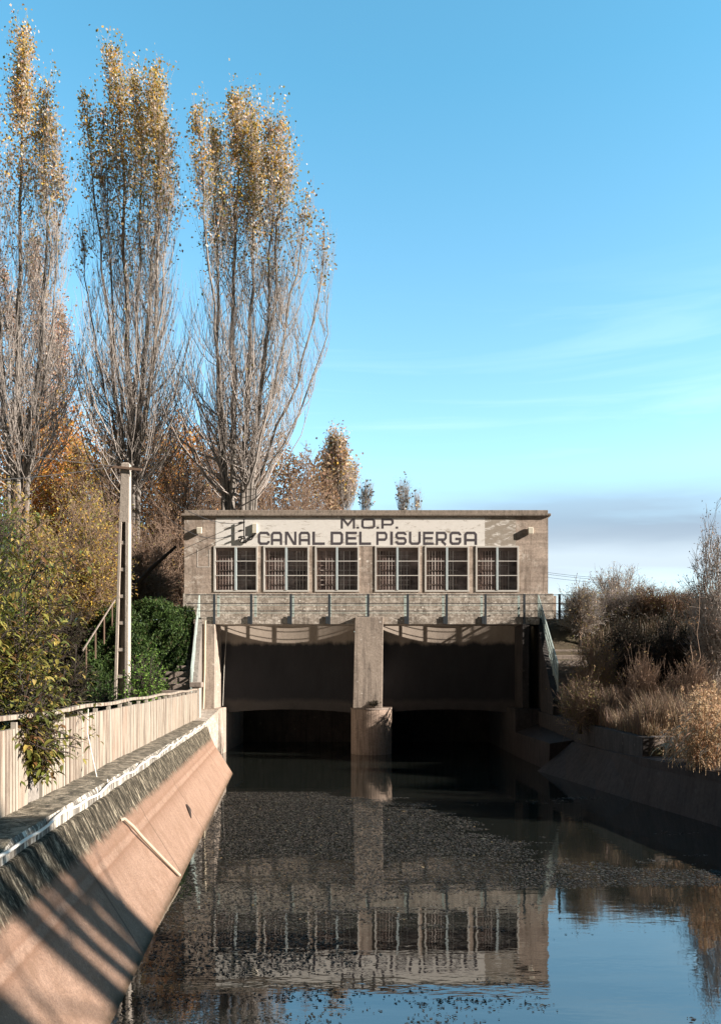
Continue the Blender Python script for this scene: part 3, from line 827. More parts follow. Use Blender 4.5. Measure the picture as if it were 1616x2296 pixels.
def glyph(ch):
    """centre-line polylines on a 1 high, W wide cell, stroke w"""
    w = 0.19; h = w/2; c = 0.13
    W = {'M': 1.35, 'N': 1.05, 'I': 0.2, 'L': 0.95, 'O': 1.2, 'P': 1.05}.get(ch, 1.0)
    l, r, b, t, m = h, W-h, h, 1-h, 0.5
    if ch == 'C': return W, [[(r, 0.7), (r, t-c), (r-c, t), (l+c, t), (l, t-c), (l, b+c), (l+c, b), (r-c, b), (r, b+c), (r, 0.3)]]
    if ch == 'G': return W, [[(r, 0.72), (r, t-c), (r-c, t), (l+c, t), (l, t-c), (l, b+c), (l+c, b), (r-c, b), (r, b+c), (r, 0.45), (0.5, 0.45)]]
    if ch == 'A': return W, [[(l, 0), (l, t-c), (l+c, t), (r-c, t), (r, t-c), (r, 0)], [(l+h, 0.36), (r-h, 0.36)]]
    if ch == 'N': return W, [[(l, 0), (l, t), (l+0.14, t), (r-0.14, b), (r, b), (r, 1)]]
    if ch == 'L': return W, [[(l, 1), (l, b), (W, b)]]
    if ch == 'D': return W, [[(0, t), (r-c, t), (r, t-c), (r, b+c), (r-c, b), (0, b)], [(l, t-h), (l, b+h)]]
    if ch == 'E': return W, [[(W, t), (l, t), (l, b), (W, b)], [(l+h, m), (W*0.93, m)]]
    if ch == 'P': return W, [[(l, 0), (l, t), (r-c, t), (r, t-c), (r, 0.4+c), (r-c, 0.4), (l+h, 0.4)]]
    if ch == 'R': return W, [[(l, 0), (l, t), (r-c, t), (r, t-c), (r, 0.4+c), (r-c, 0.4), (l+h, 0.4)], [(0.52, 0.4-h), (r, 0)]]
    if ch == 'I': return W, [[(l, 0), (l, 1)]]
    if ch == 'S': return W, [[(r, 0.74), (r, t-c), (r-c, t), (l+c, t), (l, t-c), (l, m+c), (l+c, m), (r-c, m), (r, m-c), (r, b+c), (r-c, b), (l+c, b), (l, b+c), (l, 0.28)]]
    if ch == 'U': return W, [[(l, 1), (l, b+c), (l+c, b), (r-c, b), (r, b+c), (r, 1)]]
    if ch == 'M': return W, [[(l, 0), (l, t), (l+0.16, t), (W/2, 0.36), (r-0.16, t), (r, t), (r, 0)]]
    if ch == 'O': return W, [[(l+c, t), (l, t-c), (l, b+c), (l+c, b), (r-c, b), (r, b+c), (r, t-c), (r-c, t), (l+c, t)]]
    return 0.2, [[(l, 0), (l, 0.2)]]

def stroke_poly(pts, hw):
    closed = pts[0] == pts[-1]
    P = [Vector(p) for p in (pts[:-1] if closed else pts)]; n = len(P); Lf, Rt = [], []
    for i in range(n):
        a = P[i-1] if (i or closed) else None; b = P[(i+1) % n] if (i < n-1 or closed) else None
        d1 = (P[i]-a).normalized() if a is not None else None; d2 = (b-P[i]).normalized() if b is not None else None
        d1 = d1 or d2; d2 = d2 or d1
        n1 = Vector((-d1.y, d1.x)); n2 = Vector((-d2.y, d2.x)); mm = (n1+n2)
        mm = mm.normalized(); k = hw/max(0.55, mm.dot(n1))
        Lf.append(P[i]+mm*k); Rt.append(P[i]-mm*k)
    q = []
    for i in range(n if closed else n-1):
        j = (i+1) % n; q.append((Rt[i], Rt[j], Lf[j], Lf[i]))
    return q

def lettering(items, parent, y):
    """items: (char, x0, x1, z0, z1)"""
    for ch, x0, x1, z0, z1 in items:
        W, pl = glyph(ch); mb = MB()
        sx = (x1-x0)/W; sz = z1-z0
        for line in pl:
            for q in stroke_poly(line, 0.095):
                b = len(mb.v)
                for p in q: mb.v.append((x0+p.x*sx, y, z0+p.y*sz))
                mb.f.append((b, b+1, b+2, b+3))
        mb.build('letter', M['letter'], parent)

def gatehouse():
    root = empty('gatehouse', (0.2, 35.5, 5.3)); tag(root, 'flat roofed brown concrete canal gatehouse with painted lettering and six grid windows', 'building')
    k = FY/F0
    X = lambda u: (u-808)*k
    Z = lambda v: EYE-(v-1517)*k
    x0, x1 = X(413), X(1228.5); zt = Z(1157.5)
    zb0, zb1 = Z(1326), Z(1225)
    us = [(480.5, 577), (591.5, 692), (707, 804), (841.5, 940), (953, 1050.5), (1067, 1162)]
    holes = [(X(a), X(b), zb0, zb1) for a, b in us]
    mb = MB(); wall_holes(mb, x0, x1, 5.2, zt, holes, FY, 0.34)
    b = len(mb.v); y1 = FY+3.6
    mb.v += [(x0, FY, 5.2), (x0, FY, zt), (x0, y1, zt), (x0, y1, 5.2), (x1, FY, 5.2), (x1, FY, zt), (x1, y1, zt), (x1, y1, 5.2)]
    mb.f += [(b, b+1, b+2, b+3), (b+4, b+7, b+6, b+5), (b+3, b+2, b+6, b+7), (b, b+3, b+7, b+4)]
    mb.build('wall', M['facade'], root)
    MB().box(x0-0.1, x1+0.1, FY-0.11, y1+0.1, zt+0.002, zt+0.10).build('cornice', M['cornice'], root, bevel=0.015)
    MB().box(x0, x1, FY-0.01, y1, zt+0.10, Z(1143.5)).build('roof', M['cornice'], root, bevel=0.02)
    # flared plinth, stained
    mb = MB(); mb.box(x0-0.04, X(1240), FY-0.06, FY-0.003, 5.2, Z(1331)); mb.build('plinth', M['stained'], root, bevel=0.01)
    MB().box(X(1231), X(1252), FY+0.4, FY+2.6, 5.2, Z(1334)).build('buttress', M['facade'], root)
    # painted band
    sg = MB().box(X(483.5), X(1156), FY-0.006, FY-0.001, Z(1224.5), Z(1161)).build('painted_band', M['sign'], root)
    xs = lambda t: X((t/1.0773+650)*0.5961)
    z0, z1 = Z((183/1.0773+1880)*0.5961), Z((129/1.0773+1880)*0.5961)
    its = [('C', 345, 393), ('A', 398, 443), ('N', 455, 501), ('A', 511, 556), ('L', 566, 616), ('D', 640, 690), ('E', 701, 746), ('L', 755, 803), ('P', 825, 869), ('I', 881, 892), ('S', 902, 947), ('U', 957, 1004), ('E', 1014, 1056), ('R', 1066, 1110), ('G', 1121, 1168), ('A', 1180, 1232)]
    lettering([(c, xs(a), xs(b_), z0, z1) for c, a, b_ in its], sg, FY-0.010)
    z0, z1 = Z((117/1.0773+1880)*0.5961), Z((76/1.0773+1880)*0.5961)
    its = [('M', 681, 738), ('.', 745, 755), ('O', 764, 820), ('.', 826, 836), ('P', 845, 895), ('.', 903, 913)]
    lettering([(c, xs(a), xs(b_), z0, z1) for c, a, b_ in its], sg, FY-0.010)
    # outlined blank plate left of the first window
    mb = MB(); px0, px1, pz0, pz1 = X(442), X(470), Z(1272), Z(1232)
    for a in ((px0, px1, pz0, pz0+0.03), (px0, px0+0.025, pz0+0.031, pz1), (px1-0.025, px1, pz0+0.031, pz1)):
        mb.box(a[0], a[1], FY-0.006, FY-0.001, a[2], a[3])
    mb.build('plate_outline', M['frame'], root)
    # windows
    r = random.Random(5)
    for wi, h in enumerate(holes):
        a, c, za, zb = h
        fr = MB(); t = 0.05; yo = FY-0.03
        fr.box(a-0.02, c+0.02, yo, yo+0.09, za-0.02, za+t).box(a-0.02, c+0.02, yo, yo+0.09, zb-t, zb+0.02)
        fr.box(a-0.02, a+t, yo, yo+0.09, za+t, zb-t).box(c-t, c+0.02, yo, yo+0.09, za+t, zb-t)
        win = fr.build('window', M['frame'], root)
        mx = (a+c)/2
        MB().box(mx-0.045, mx+0.045, yo-0.02, yo+0.06, za+t, zb-t).build('mullion', M['mull'], win)
        tb = MB(); hz = [(zb-za)*f+za for f in (0.35, 0.67)]
        for z in hz: tb.box(a+t, mx-0.046, yo, yo+0.04, z-0.016, z+0.016).box(mx+0.046, c-t, yo, yo+0.04, z-0.016, z+0.016)
        tb.build('glazing_bar', M['frame'], win)
        yi = FY+0.22
        ib = MB(); il = MB()
        ib.box(a, c, yi, yi+0.05, zb-0.16, zb).box(a, c, yi, yi+0.05, za, za+0.09).box(a, a+0.13, yi, yi+0.05, za+0.09, zb-0.16).box(c-0.05, c, yi, yi+0.05, za+0.09, zb-0.16)
        n = 13; cur = [(a+0.13+(c-a-0.2)*(i+0.5)/n) for i in range(n)]
        for i, x in enumerate(cur):
            if r.random() < 0.12 or (wi > 2 and i > n-3) : continue
            wd = r.choice((0.018, 0.022, 0.03, 0.045)); (il if r.random() < 0.62 else ib).box(x-wd/2, x+wd/2, yi+0.01, yi+0.04, za+0.09, zb-0.16)
        for z in np.linspace(za+0.3, zb-0.35, 7):
            (ib if r.random() < 0.5 else il).box(a+0.13, c-0.05 if wi < 3 else c-0.42, yi+0.041, yi+0.055, z-0.014, z+0.014)
        ib.build('casement', M['inner'], win); il.build('bars', M['innerl'], win)
        MB().box(a, c, FY+0.30, FY+0.31, za, zb).build('pane', M['glass'], win)
    return X, Z
X, Z = gatehouse()

# wall lamps
for u, lab in ((448, 'cream wall lamp at the upper left corner of the gatehouse'), (1188, 'cream wall lamp at the upper right corner of the gatehouse')):
    x, z = X(u), Z(1190)
    root = empty('wall_lamp', (x, FY, z)); tag(root, lab, 'lamp', 'wall lamps of the gatehouse')
    mb = MB(); mb.loft([[(x-0.10, FY-0.17, z-0.16), (x+0.1, FY-0.17, z-0.16), (x+0.12, FY-0.17, z+0.1), (x-0.12, FY-0.17, z+0.1)], [(x-0.10, FY-0.04, z-0.12), (x+0.1, FY-0.04, z-0.12), (x+0.1, FY-0.04, z+0.15), (x-0.10, FY-0.04, z+0.15)]])
    mb.build('housing', M['lamp'], root, bevel=0.02)
    MB().box(x-0.05, x+0.05, FY-0.039, FY-0.001, z-0.02, z+0.06).build('bracket', M['rust'], root)
# insulator bracket and box
root = empty('insulator_bracket', (X(548), FY, Z(1195))); tag(root, 'dark cable bracket with insulators and junction box on the white painted band', 'bracket')
bx = X(548)
MB().box(bx-0.022, bx+0.022, FY-0.15, FY-0.12, Z(1214), Z(1166)).box(bx-0.022, bx+0.022, FY-0.119, FY-0.002, Z(1172), Z(1170)).box(bx-0.022, bx+0.022, FY-0.119, FY-0.002, Z(1207), Z(1205)).build('arm', M['cable'], root)
for v in (1172, 1190, 1204):
    MB().tube([(bx-0.24, FY-0.14, Z(v+3)), (bx-0.13, FY-0.14, Z(v+1)), (bx-0.02, FY-0.135, Z(v))], [0.035, 0.045, 0.02], 8).build('insulator', M['cable'], root)
MB().box(X(566), X(576), FY-0.09, FY-0.012, Z(1196), Z(1175)).build('junction_box', M['lamp'], root, bevel=0.01)
mb = MB(); mb.tube([(bx, FY-0.1, Z(1203)), (bx+0.1, FY-0.1, Z(1214)), (bx+0.3, FY-0.08, Z(1210)), (X(574), FY-0.06, Z(1196))], 0.035, 6)
mb.tube([(bx-0.1, FY-0.1, Z(1206)), (bx-0.16, FY-0.08, Z(1216)), (bx+0.05, FY-0.06, Z(1218)), (bx+0.2, FY-0.05, Z(1208)), (X(570), FY-0.05, Z(1200))], 0.03, 6)
mb.build('loop_cable', M['cable'], root)

# ------------------------------------------------------------------ pole and cables
def pole():
    P = at(274, 1640, 24); bx, y = P[0], 24.0
    root = empty('utility_pole', (bx, y, 1.5)); tag(root, 'tall pale concrete utility pole with ladder-like openings behind the fence', 'pole')
    zt = at(0, 1038, y)[2]; zb = 1.4
    def W(z): f = (z-zb)/(zt-zb); return 0.225*(1-f)+0.125*f
    def cx(z): return bx-0.02+0.14*(z-zb)/(zt-zb)
    mb = MB(); zs = at(0, 1172, y)[2]   # solid head
    def ring(z, a, b, d0, d1): return [(cx(z)+a, y-d0, z), (cx(z)+b, y-d0, z), (cx(z)+b, y+d1, z), (cx(z)+a, y+d1, z)]
    mb.loft([ring(zs, -W(zs), W(zs), 0.13, 0.13), ring(zt-0.05, -W(zt), W(zt), 0.1, 0.1), ring(zt, -W(zt)*0.6, W(zt)*0.6, 0.08, 0.08)])
    for s_ in (-1, 1):
        rs = []
        for z in (zb, zs-0.002):
            w = W(z); a, b = (-w, -w+0.085) if s_ < 0 else (w-0.10, w); rs.append(ring(z, a, b, 0.15, 0.15))
        mb.loft(rs)
    body = mb.build('shaft', M['polec'], root, bevel=0.008)
    n = 9
    for i in range(n):
        z = zs-0.62-i*0.865*0.92
        if z < zb+.1: break
        w = W(z)-0.09; MB().box(cx(z)-w, cx(z)+w, y-0.13, y+0.13, z-0.05, z+0.05).build('rung', M['polec'], root)
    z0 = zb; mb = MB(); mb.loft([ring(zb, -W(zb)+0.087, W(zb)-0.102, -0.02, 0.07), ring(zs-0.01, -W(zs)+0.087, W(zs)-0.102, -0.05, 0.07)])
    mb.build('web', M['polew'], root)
    ca = MB(); za = at(0, 1050, y)[2]
    ca.obox((bx-0.42, y-0.14, za+0.03), (bx+0.62, y-0.14, za-0.08), 0.06, 0.07); ca.build('crossarm', M['rust'], root)
    return (bx, y, za)
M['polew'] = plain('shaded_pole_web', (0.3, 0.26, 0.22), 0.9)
px, py, pz = pole()
def sag(a, b, s, n=14):
    a, b = np.array(a), np.array(b); return [tuple(a+(b-a)*t-np.array([0, 0, s*4*t*(1-t)])) for t in np.linspace(0, 1, n)]
def cable(lab, a, b, s, r=0.012, m='cable', grp='overhead cables'):
    o = MB().tube(sag(a, b, s), r, 5).build('cable', M[m], loc=tuple(a)); tag(o, lab, 'cable', grp)
cable('upper overhead cable from the pole to the insulator bracket on the gatehouse', (px+0.3, py-0.16, pz), (bx-0.2, FY-0.14, Z(1175)), 0.5)
cable('lower overhead cable from the pole to the insulator bracket on the gatehouse', (px+0.1, py-0.16, pz-0.05), (bx-0.2, FY-0.14, Z(1192)), 1.0)
cable('overhead cable leaving the pole to the upper left', (px-0.35, py-0.16, pz), (-12.5, 15, 7.0), 0.35, grp='overhead cables left of the pole')
cable('overhead cable crossing in front of the poplars at far left', (px-0.2, py-0.16, pz+0.03), (-14, 17.5, 9.6), 0.3, grp='overhead cables left of the pole')
for k_, (v1, v2) in enumerate(((1281, 1300), (1285, 1304), (1292, 1311))):
    cable(('topmost', 'middle', 'lowest')[k_]+' of three distant power lines right of the gatehouse', at(1190, v1-3, 110), at(1420, v2, 90), 0.2, 0.02, grp='distant power lines')

# pipe on the left pier
o = MB().tube([(-6.12, 31.66, 5.3), (-6.14, 31.66, 3.4), (-6.2, 31.66, 1.7)], 0.035, 8).build('drain_pipe', M['pipe'], loc=(-6.14, 31.66, 1.7)); tag(o, 'thin cream vertical pipe on the left side pier', 'pipe')
o = MB().tube([(-5.5, 33.1, 5.2), (-5.58, 32.9, 3.4), (-5.62, 32.8, 1.9)], 0.008, 5).build('hanging_cable', M['white'], loc=(-5.5, 33.1, 1.9)); tag(o, 'thin pale cable hanging in front of the left gate wall', 'cable')

# ------------------------------------------------------------------ fence
def fence():
    root = empty('concrete_fence', (-5.3, 24, 1.64)); tag(root, 'long pale ribbed concrete panel fence with top rail along the left bank', 'fence')
    def px_(y): return -2.88-0.1*y
    ye = 27.9; ys = []; y = 3.0
    while y < ye:
        ys.append(y); y += 0.96
    for i, y0 in enumerate(ys):
        y1 = min(y0+0.952, ye); 
        if abs(y0-8.76) < 0.2: y1 = y0+0.42
        mb = MB(); rb = []; n = 9
        pts = []
        for j in range(n):
            a = y0+(y1-y0)*j/n; b = y0+(y1-y0)*(j+0.72)/n; pts += [(a, 0.0), (b, 0.0), (b+0.006, 0.012), (y0+(y1-y0)*(j+1)/n-0.006, 0.012)]
        rings = []
        zt = 1.635+0.90+random.uniform(-0.008, 0.008)
        for (yy, dp) in pts:
            x = px_(yy); rings.append([(x-dp, yy, 1.60), (x-dp, yy, zt), (x-0.055, yy, zt), (x-0.055, yy, 1.60)])
        mb.loft(rings); mb.build('panel', M['fence'], root)
        if abs(y0-8.76) < 0.2:
            MB().box(px_(y0+0.68)-0.12, px_(y0+0.68)-0.02, y0+0.5, y0+0.85, 1.6, 2.5).build('panel', M['wing'], root)
    for i, y0 in enumerate(ys+[ye]):
        x = px_(y0); MB().box(x-0.05, x+0.014, y0-0.022, y0+0.0, 1.6, 2.60).build('post', M['fencep'], root)
    # low coping on panels and wavy top rail
    mb = MB(); rings = []
    for y in np.arange(3.0, ye, 0.24):
        x = px_(y)-0.02; z = 2.625+0.012*math.sin(y*1.7)+random.uniform(-0.004, 0.004)
        rings.append([(x-0.035, y, z), (x+0.035, y, z), (x+0.035, y, z+0.05), (x-0.035, y, z+0.05)])
    mb.loft(rings); mb.build('top_rail', M['fence'], root)
    root2 = empty('gate_post', (-5.75, 28.1, 1.6)); tag(root2, 'squat pale concrete post where the fence meets the left pier', 'post')
    MB().box(-5.86, -5.6, 27.93, 28.2, 1.5, 2.72).build('shaft', M['polec'], root2, bevel=0.015)
    MB().box(-5.94, -5.52, 27.86, 28.27, 2.722, 2.9).build('cap', M['step'], root2, bevel=0.02)
M['fencep'] = plain('pale_joint', (0.46, 0.42, 0.36), 0.8)
fence()
# white hose along the ledge and the pipe down the bank
pts = []
for y in np.arange(4, 26.2, 0.3):
    w = 0.02*math.sin(y*2.3)+0.014*math.sin(y*5.1+1)
    pts.append((-2.375-0.1*y+0.0, y, 1.585+w))
tag(MB().tube(pts, 0.016, 6).build('hose', M['white'], loc=pts[-1]), 'long wavy white cable pinned along the mossy ledge face', 'cable')
M['pipe3'] = plain('dusty_pipe', (0.42, 0.35, 0.27), 0.7)
def bankpt(L, y, lift=0.03):
    z = 1.59*L-2.4; return (-L-0.1*y+lift*0.85, y, z-0.0+lift*0.53)
pp = [bankpt(2.21, 11.05, 0.01), bankpt(2.2, 11.12, 0.05), bankpt(2.12, 11.25, 0.06), bankpt(2.0, 11.42, 0.05), bankpt(1.75, 11.82, 0.04), bankpt(1.55, 12.15, 0.035)]
tag(MB().tube(pp, 0.025, 8).build('bank_pipe', M['pipe3'], loc=pp[-1]), 'pale pipe running down the pink concrete bank into the water', 'pipe')
pp = [(-4.02, 11.86, 2.62), (-4.03, 11.86, 2.25), (-3.76, 11.45, 1.66), (-3.56, 11.3, 1.65), (-3.535, 11.3, 1.48)]
tag(MB().tube(pp, 0.008, 5).build('thin_wire', M['white'], loc=pp[-1]), 'thin white wire hanging from the fence rail to the ledge', 'cable')
c = bankpt(1.86, 15.85, 0.01); d = bankpt(1.81, 15.75, 0.02); e = bankpt(1.73, 15.55, 0.01)
tag(MB().tube([c, d, e], [0.02, 0.045, 0.008], 6).build('dead_leaf', M['bark_d'], loc=c), 'small curled dark dead leaf lying on the lit pink bank', 'leaf')

# ------------------------------------------------------------------ poplars
lz = lambda y, v0, v1: (at(0, v0, y)[2], at(0, v1, y)[2])
poplar('poplar_tree', 'tall poplar cut by the left edge with golden top, leftmost of the tall poplars',
       [([(42, 1100), (40, 700), (48, 300), (60, 45)], 1.0), ([(20, 1080), (0, 600), (-20, 300), (-35, 160)], 0.8), ([(60, 1090), (85, 700), (85, 400), (78, 140)], 0.8), ([(55, 1050), (110, 650), (125, 380), (120, 250)], 0.55),
        ([(60, 1080), (130, 800), (165, 520), (160, 400)], 0.35), ([(30, 1050), (-40, 700), (-80, 450), (-90, 330)], 0.5)], 41, 1.4, lz(41, 640, 230), [5, 3, 3, 4, 2], 11, L1=5)
poplar('poplar_tree', 'tall poplar with twin golden plumes standing right behind the utility pole',
       [([(292, 1110), (285, 700), (275, 350), (250, 85)], 1.0), ([(300, 1090), (330, 700), (350, 350), (342, 110)], 0.9), ([(280, 1090), (240, 700), (205, 400), (182, 180)], 0.5), ([(310, 1080), (358, 700), (366, 400), (362, 200)], 0.75),
        ([(305, 1060), (375, 720), (390, 480), (392, 320)], 0.4), ([(285, 1090), (255, 700), (245, 450), (230, 220)], 0.45), ([(275, 1050), (210, 780), (185, 600), (178, 480)], 0.4), ([(295, 1090), (300, 600), (300, 300), (285, 110)], 0.8)], 41, 1.5, lz(41, 660, 250), [6, 5, 3, 4, 1], 12, L1=5.2)
poplar('poplar_tree', 'broad multi-stemmed poplar with bare right side directly behind the gatehouse roof',
       [([(520, 1120), (520, 750), (530, 400), (525, 190)], 1.0), ([(545, 1110), (555, 750), (565, 400), (552, 205)], 0.95), ([(500, 1080), (482, 750), (474, 450), (470, 225)], 0.75), ([(555, 1080), (610, 700), (635, 430), (632, 255)], 0.75),
        ([(510, 1080), (488, 700), (458, 400), (448, 260)], 0.5), ([(565, 1080), (640, 780), (685, 560), (690, 435)], 0.6), ([(570, 1090), (670, 850), (722, 660), (728, 490)], 0.45), ([(560, 1090), (600, 800), (615, 500), (605, 260)], 0.6), ([(575, 1100), (690, 900), (735, 780), (738, 650)], 0.35)], 41, 1.6, lz(41, 680, 330), [5, 5, 3, 4, 2], 13, L1=5.4)
# slim poplars far behind
poplar('poplar_tree', 'pinkish leafless poplar standing behind the leftmost tall poplar', [([(95, 1130), (92, 800), (75, 520)], 0.9), ([(105, 1130), (130, 850), (135, 680)], 0.8), ([(80, 1130), (50, 850), (20, 600)], 0.7)], 62, 1.5, lz(62, 1200, 900), [1, 1, 2, 2, 5], 14, n1=34, L1=6, cols=[BROWN, PINK, TAN, PALE, PINK], dense=0.5, group='slim poplars farther back', leafsize=0.2)
poplar('poplar_tree', 'small slim half-bare poplar just right of the big poplars behind the roof', [([(752, 1150), (752, 1060), (748, 985)], 0.8), ([(760, 1150), (765, 1070), (768, 1010)], 0.7), ([(745, 1150), (735, 1080), (732, 1020)], 0.6), ([(775, 1150), (785, 1100), (790, 1060)], 0.5)], 62, 1.0, lz(62, 1180, 1040), [2, 1, 3, 4, 6], 15, n1=110, n2=10, L1=3.2, r0=0.09, dense=0.22, group='slim poplars farther back', leafsize=0.22, spread=0.6)
for k_, (u, v, lab) in enumerate(((820, 1088, 'small sparse sapling poking above the roof left of centre'), (905, 1082, 'small leafy sapling poking above the roof at centre'), (934, 1118, 'tiny thin sapling poking above the roof right of centre'))):
    poplar('sapling', lab, [([(u, 1160), (u, (1160+v)/2), (u-1, v)], 0.7)]+([([(u, 1160), (u+8, (1150+v)/2), (u+12, v+12)], 0.6), ([(u, 1160), (u-9, (1150+v)/2), (u-14, v+14)], 0.5)] if k_ < 2 else []), 70, 0.5, lz(70, 1180, 1080), [0.5, 4, 1, 1, 1], 20+k_, n1=24, n2=5, L1=2.0, r0=0.06, dense=0.03, group='saplings above the roof', leafsize=0.26, spread=0.4, cols=[(0.2, 0.2, 0.17)]*5)

# ------------------------------------------------------------------ middle trees on the left
def bt(u, v_top, y, ru, label, gz=5.3, **kw):
    b = at(u, 1517, y); zt = at(u, v_top, y)[2]; h = zt-gz; rx = ru*y/F0
    a = dict(zc=0.52, rz=0.58); a.update(kw); ryk = a.pop('ry', rx); rx *= 1.25
    return bushy('autumn_tree', label, (b[0], y, gz), h, rx, ryk, **a)
OR = [ORANGE, GOLD, TAN, BROWN]
bt(105, 840, 50, 75, 'orange autumn tree glowing behind the left poplar', n_twig=3000, n_leaf=22000, leaf=0.2, cols=OR, w=[5, 3, 2, 1], seed=31, group='autumn trees behind the left bank', ry=2)
bt(200, 880, 48, 70, 'golden brown tree between the left poplar and the pole', n_twig=3000, n_leaf=14000, leaf=0.18, cols=[GOLD, OLIVE, BROWN, TAN], w=[3, 2, 3, 2], seed=32, group='autumn trees behind the left bank', ry=2)
bt(365, 880, 50, 70, 'orange tinted tree right of the pole behind brown branches', n_twig=3000, n_leaf=14000, leaf=0.18, cols=OR, w=[5, 3, 2, 3], seed=33, group='autumn trees behind the left bank', ry=2)
bt(470, 895, 46, 80, 'twiggy brown tree beside the left corner of the gatehouse roof', n_twig=3600, n_leaf=3500, leaf=0.15, cols=[TAN, BROWN, ORANGE], w=[2, 4, 1], seed=34, group='autumn trees behind the left bank', ry=2.4)
bt(410, 960, 42, 75, 'spreading bare brown tree with arching limbs left of the gatehouse', n_limb=46, n_twig=3000, n_leaf=2500, leaf=0.12, cols=[TAN, BROWN, GOLD], w=[2, 4, 1], seed=35, group='autumn trees behind the left bank', trunk_r=0.22, ry=2, gamma=0.5)
bt(600, 940, 47, 85, 'low grey-brown twiggy tree behind the gatehouse roof under the broad poplar', n_twig=4200, n_leaf=3500, leaf=0.13, cols=[TAN, BROWN, PALE], w=[3, 4, 1], seed=36, group='autumn trees behind the left bank', twig='twig_b')
bt(690, 990, 50, 55, 'low twiggy tree ending the thicket above the gatehouse roof', n_twig=3000, n_leaf=2500, leaf=0.13, cols=[TAN, BROWN, PALE], w=[3, 4, 1], seed=37, group='autumn trees behind the left bank', twig='twig_b')
bt(255, 950, 41.5, 60, 'dark brown tangled tree right behind the utility pole', n_limb=50, n_twig=3200, n_leaf=2600, leaf=0.11, cols=[BROWN, TAN, (0.08, 0.05, 0.03)], w=[4, 2, 3], seed=38, group='autumn trees behind the left bank', bark='bark_d', trunk_r=0.25, ry=2)
bt(330, 1170, 38, 75, 'low dark thicket tree between the pole and the gatehouse', n_limb=50, n_twig=3200, n_leaf=3500, leaf=0.1, cols=[(0.17, 0.12, 0.085), BROWN, OLIVE], w=[4, 3, 1], seed=39, group='autumn trees behind the left bank', twig='twig_b', ry=1.2)
bt(170, 1120, 32, 95, 'olive and gold leafy tree behind the large laurel bush', gz=4.5, n_twig=3200, n_leaf=20000, leaf=0.11, cols=[(0.32, 0.29, 0.08), GOLD, (0.4, 0.3, 0.09), BROWN], w=[4, 3, 4, 1.5], seed=40, group='autumn trees behind the left bank')
bt(40, 1090, 30, 95, 'yellowish leafy tree at the left edge above the laurel bush', gz=4, n_twig=3000, n_leaf=20000, leaf=0.11, cols=[(0.32, 0.3, 0.08), GOLD, (0.42, 0.34, 0.1), TAN], w=[4, 3, 4, 2], seed=41, group='autumn trees behind the left bank')
bt(-20, 1080, 27, 45, 'bright green conifer sliver at the left edge of the picture', gz=3.0, n_twig=1500, n_leaf=9000, leaf=0.09, cols=[(0.12, 0.2, 0.03), (0.08, 0.15, 0.03)], w=[1, 1], seed=42, twig='bark_d', ry=0.8)
# far autumn wood that reads as one mass behind the thicket
def wood():
    r = np.random.default_rng(77); n = 70000
    x = r.uniform(-30, -1.2, n); y = r.uniform(55, 63, n); u = 808+x*F0/59
    vt = np.interp(u, [-100, 100, 200, 330, 450, 600, 700, 745, 770], [930, 925, 985, 955, 985, 1010, 1030, 1075, 1150])
    top = EYE-(vt-1517)*59/F0+0.7*np.sin(x*1.9)+0.5*np.sin(x*4.3+y)
    z = 5.2+(top-5.2)*r.uniform(0, 1, n)**0.75
    C = np.stack([x, y, z], 1)
    kind = np.sin(x*0.9+1.0)+0.7*np.sin(z*0.8+x*1.7)+r.normal(0, 0.5, n)
    c1 = palette(n, [(0.72, 0.33, 0.09), (0.62, 0.36, 0.1), BROWN], [4, 2, 2], 0.25, r); c2 = palette(n, [(0.3, 0.21, 0.15), BROWN, TAN], [5, 3, 1], 0.25, r)
    c = np.where(((kind > 0.2) & (u < 480))[:, None], c1, c2)
    V, Fq = leaf_quads(C, 0.3, 0.1, 0.5, r)
    tag(mesh_obj('autumn_wood', V, Fq, M['leaf'], cols=np.repeat(c, 4, 0)), 'hazy mass of orange and brown autumn woodland behind the poplars', 'woodland', kind='stuff')
wood()
# leaning dark trunk
P0, P1 = at(285, 1335, 35), at(395, 1225, 35.5)
o = MB().tube([tuple(P0-[0, 0, 0.4]), tuple(P0), tuple((P0+P1)/2+[0, 0, 0.12]), tuple(P1)], [0.13, 0.12, 0.09, 0.06], 8).build('fallen_tree', M['bark_d'], loc=tuple(P0)); tag(o, 'dark leaning tree trunk behind the crest of the green mound', 'trunk')

# laurel-like bush in the left foreground
LA = [(0.12, 0.135, 0.03), (0.24, 0.225, 0.055), (0.36, 0.28, 0.075), (0.17, 0.09, 0.04)]
bushy('laurel_bush', 'large glossy broadleaf bush leaning over the fence at the left edge', (-5.6, 11.4, 1.5), 3.7, 1.95, 1.5, zc=0.5, rz=0.6, n_limb=80, n_twig=2200, n_leaf=22000, leaf=0.12, cols=LA, w=[5, 4, 3, 1.3], twig='bark_d', cat='bush', seed=50, twl=0.5, up=0.25, leafmat_='bigleaf', trunk_h=0.1, trunk_r=0.06, aspect=0.36, clump=0.25, gamma=0.33)
bushy('laurel_branch', 'drooping leafy branch hanging over the fence gap in front of the panels', (-3.85, 9.3, 2.0), 1.1, 0.45, 0.5, zc=0.55, rz=0.55, n_limb=40, n_twig=300, n_leaf=1700, leaf=0.12, cols=LA, w=[6, 3, 1, 2], twig='bark_d', cat='branch', seed=51, twl=0.3, up=-0.1, leafmat_='bigleaf', trunk_h=0.3, trunk_r=0.02, aspect=0.34, clump=0.2)

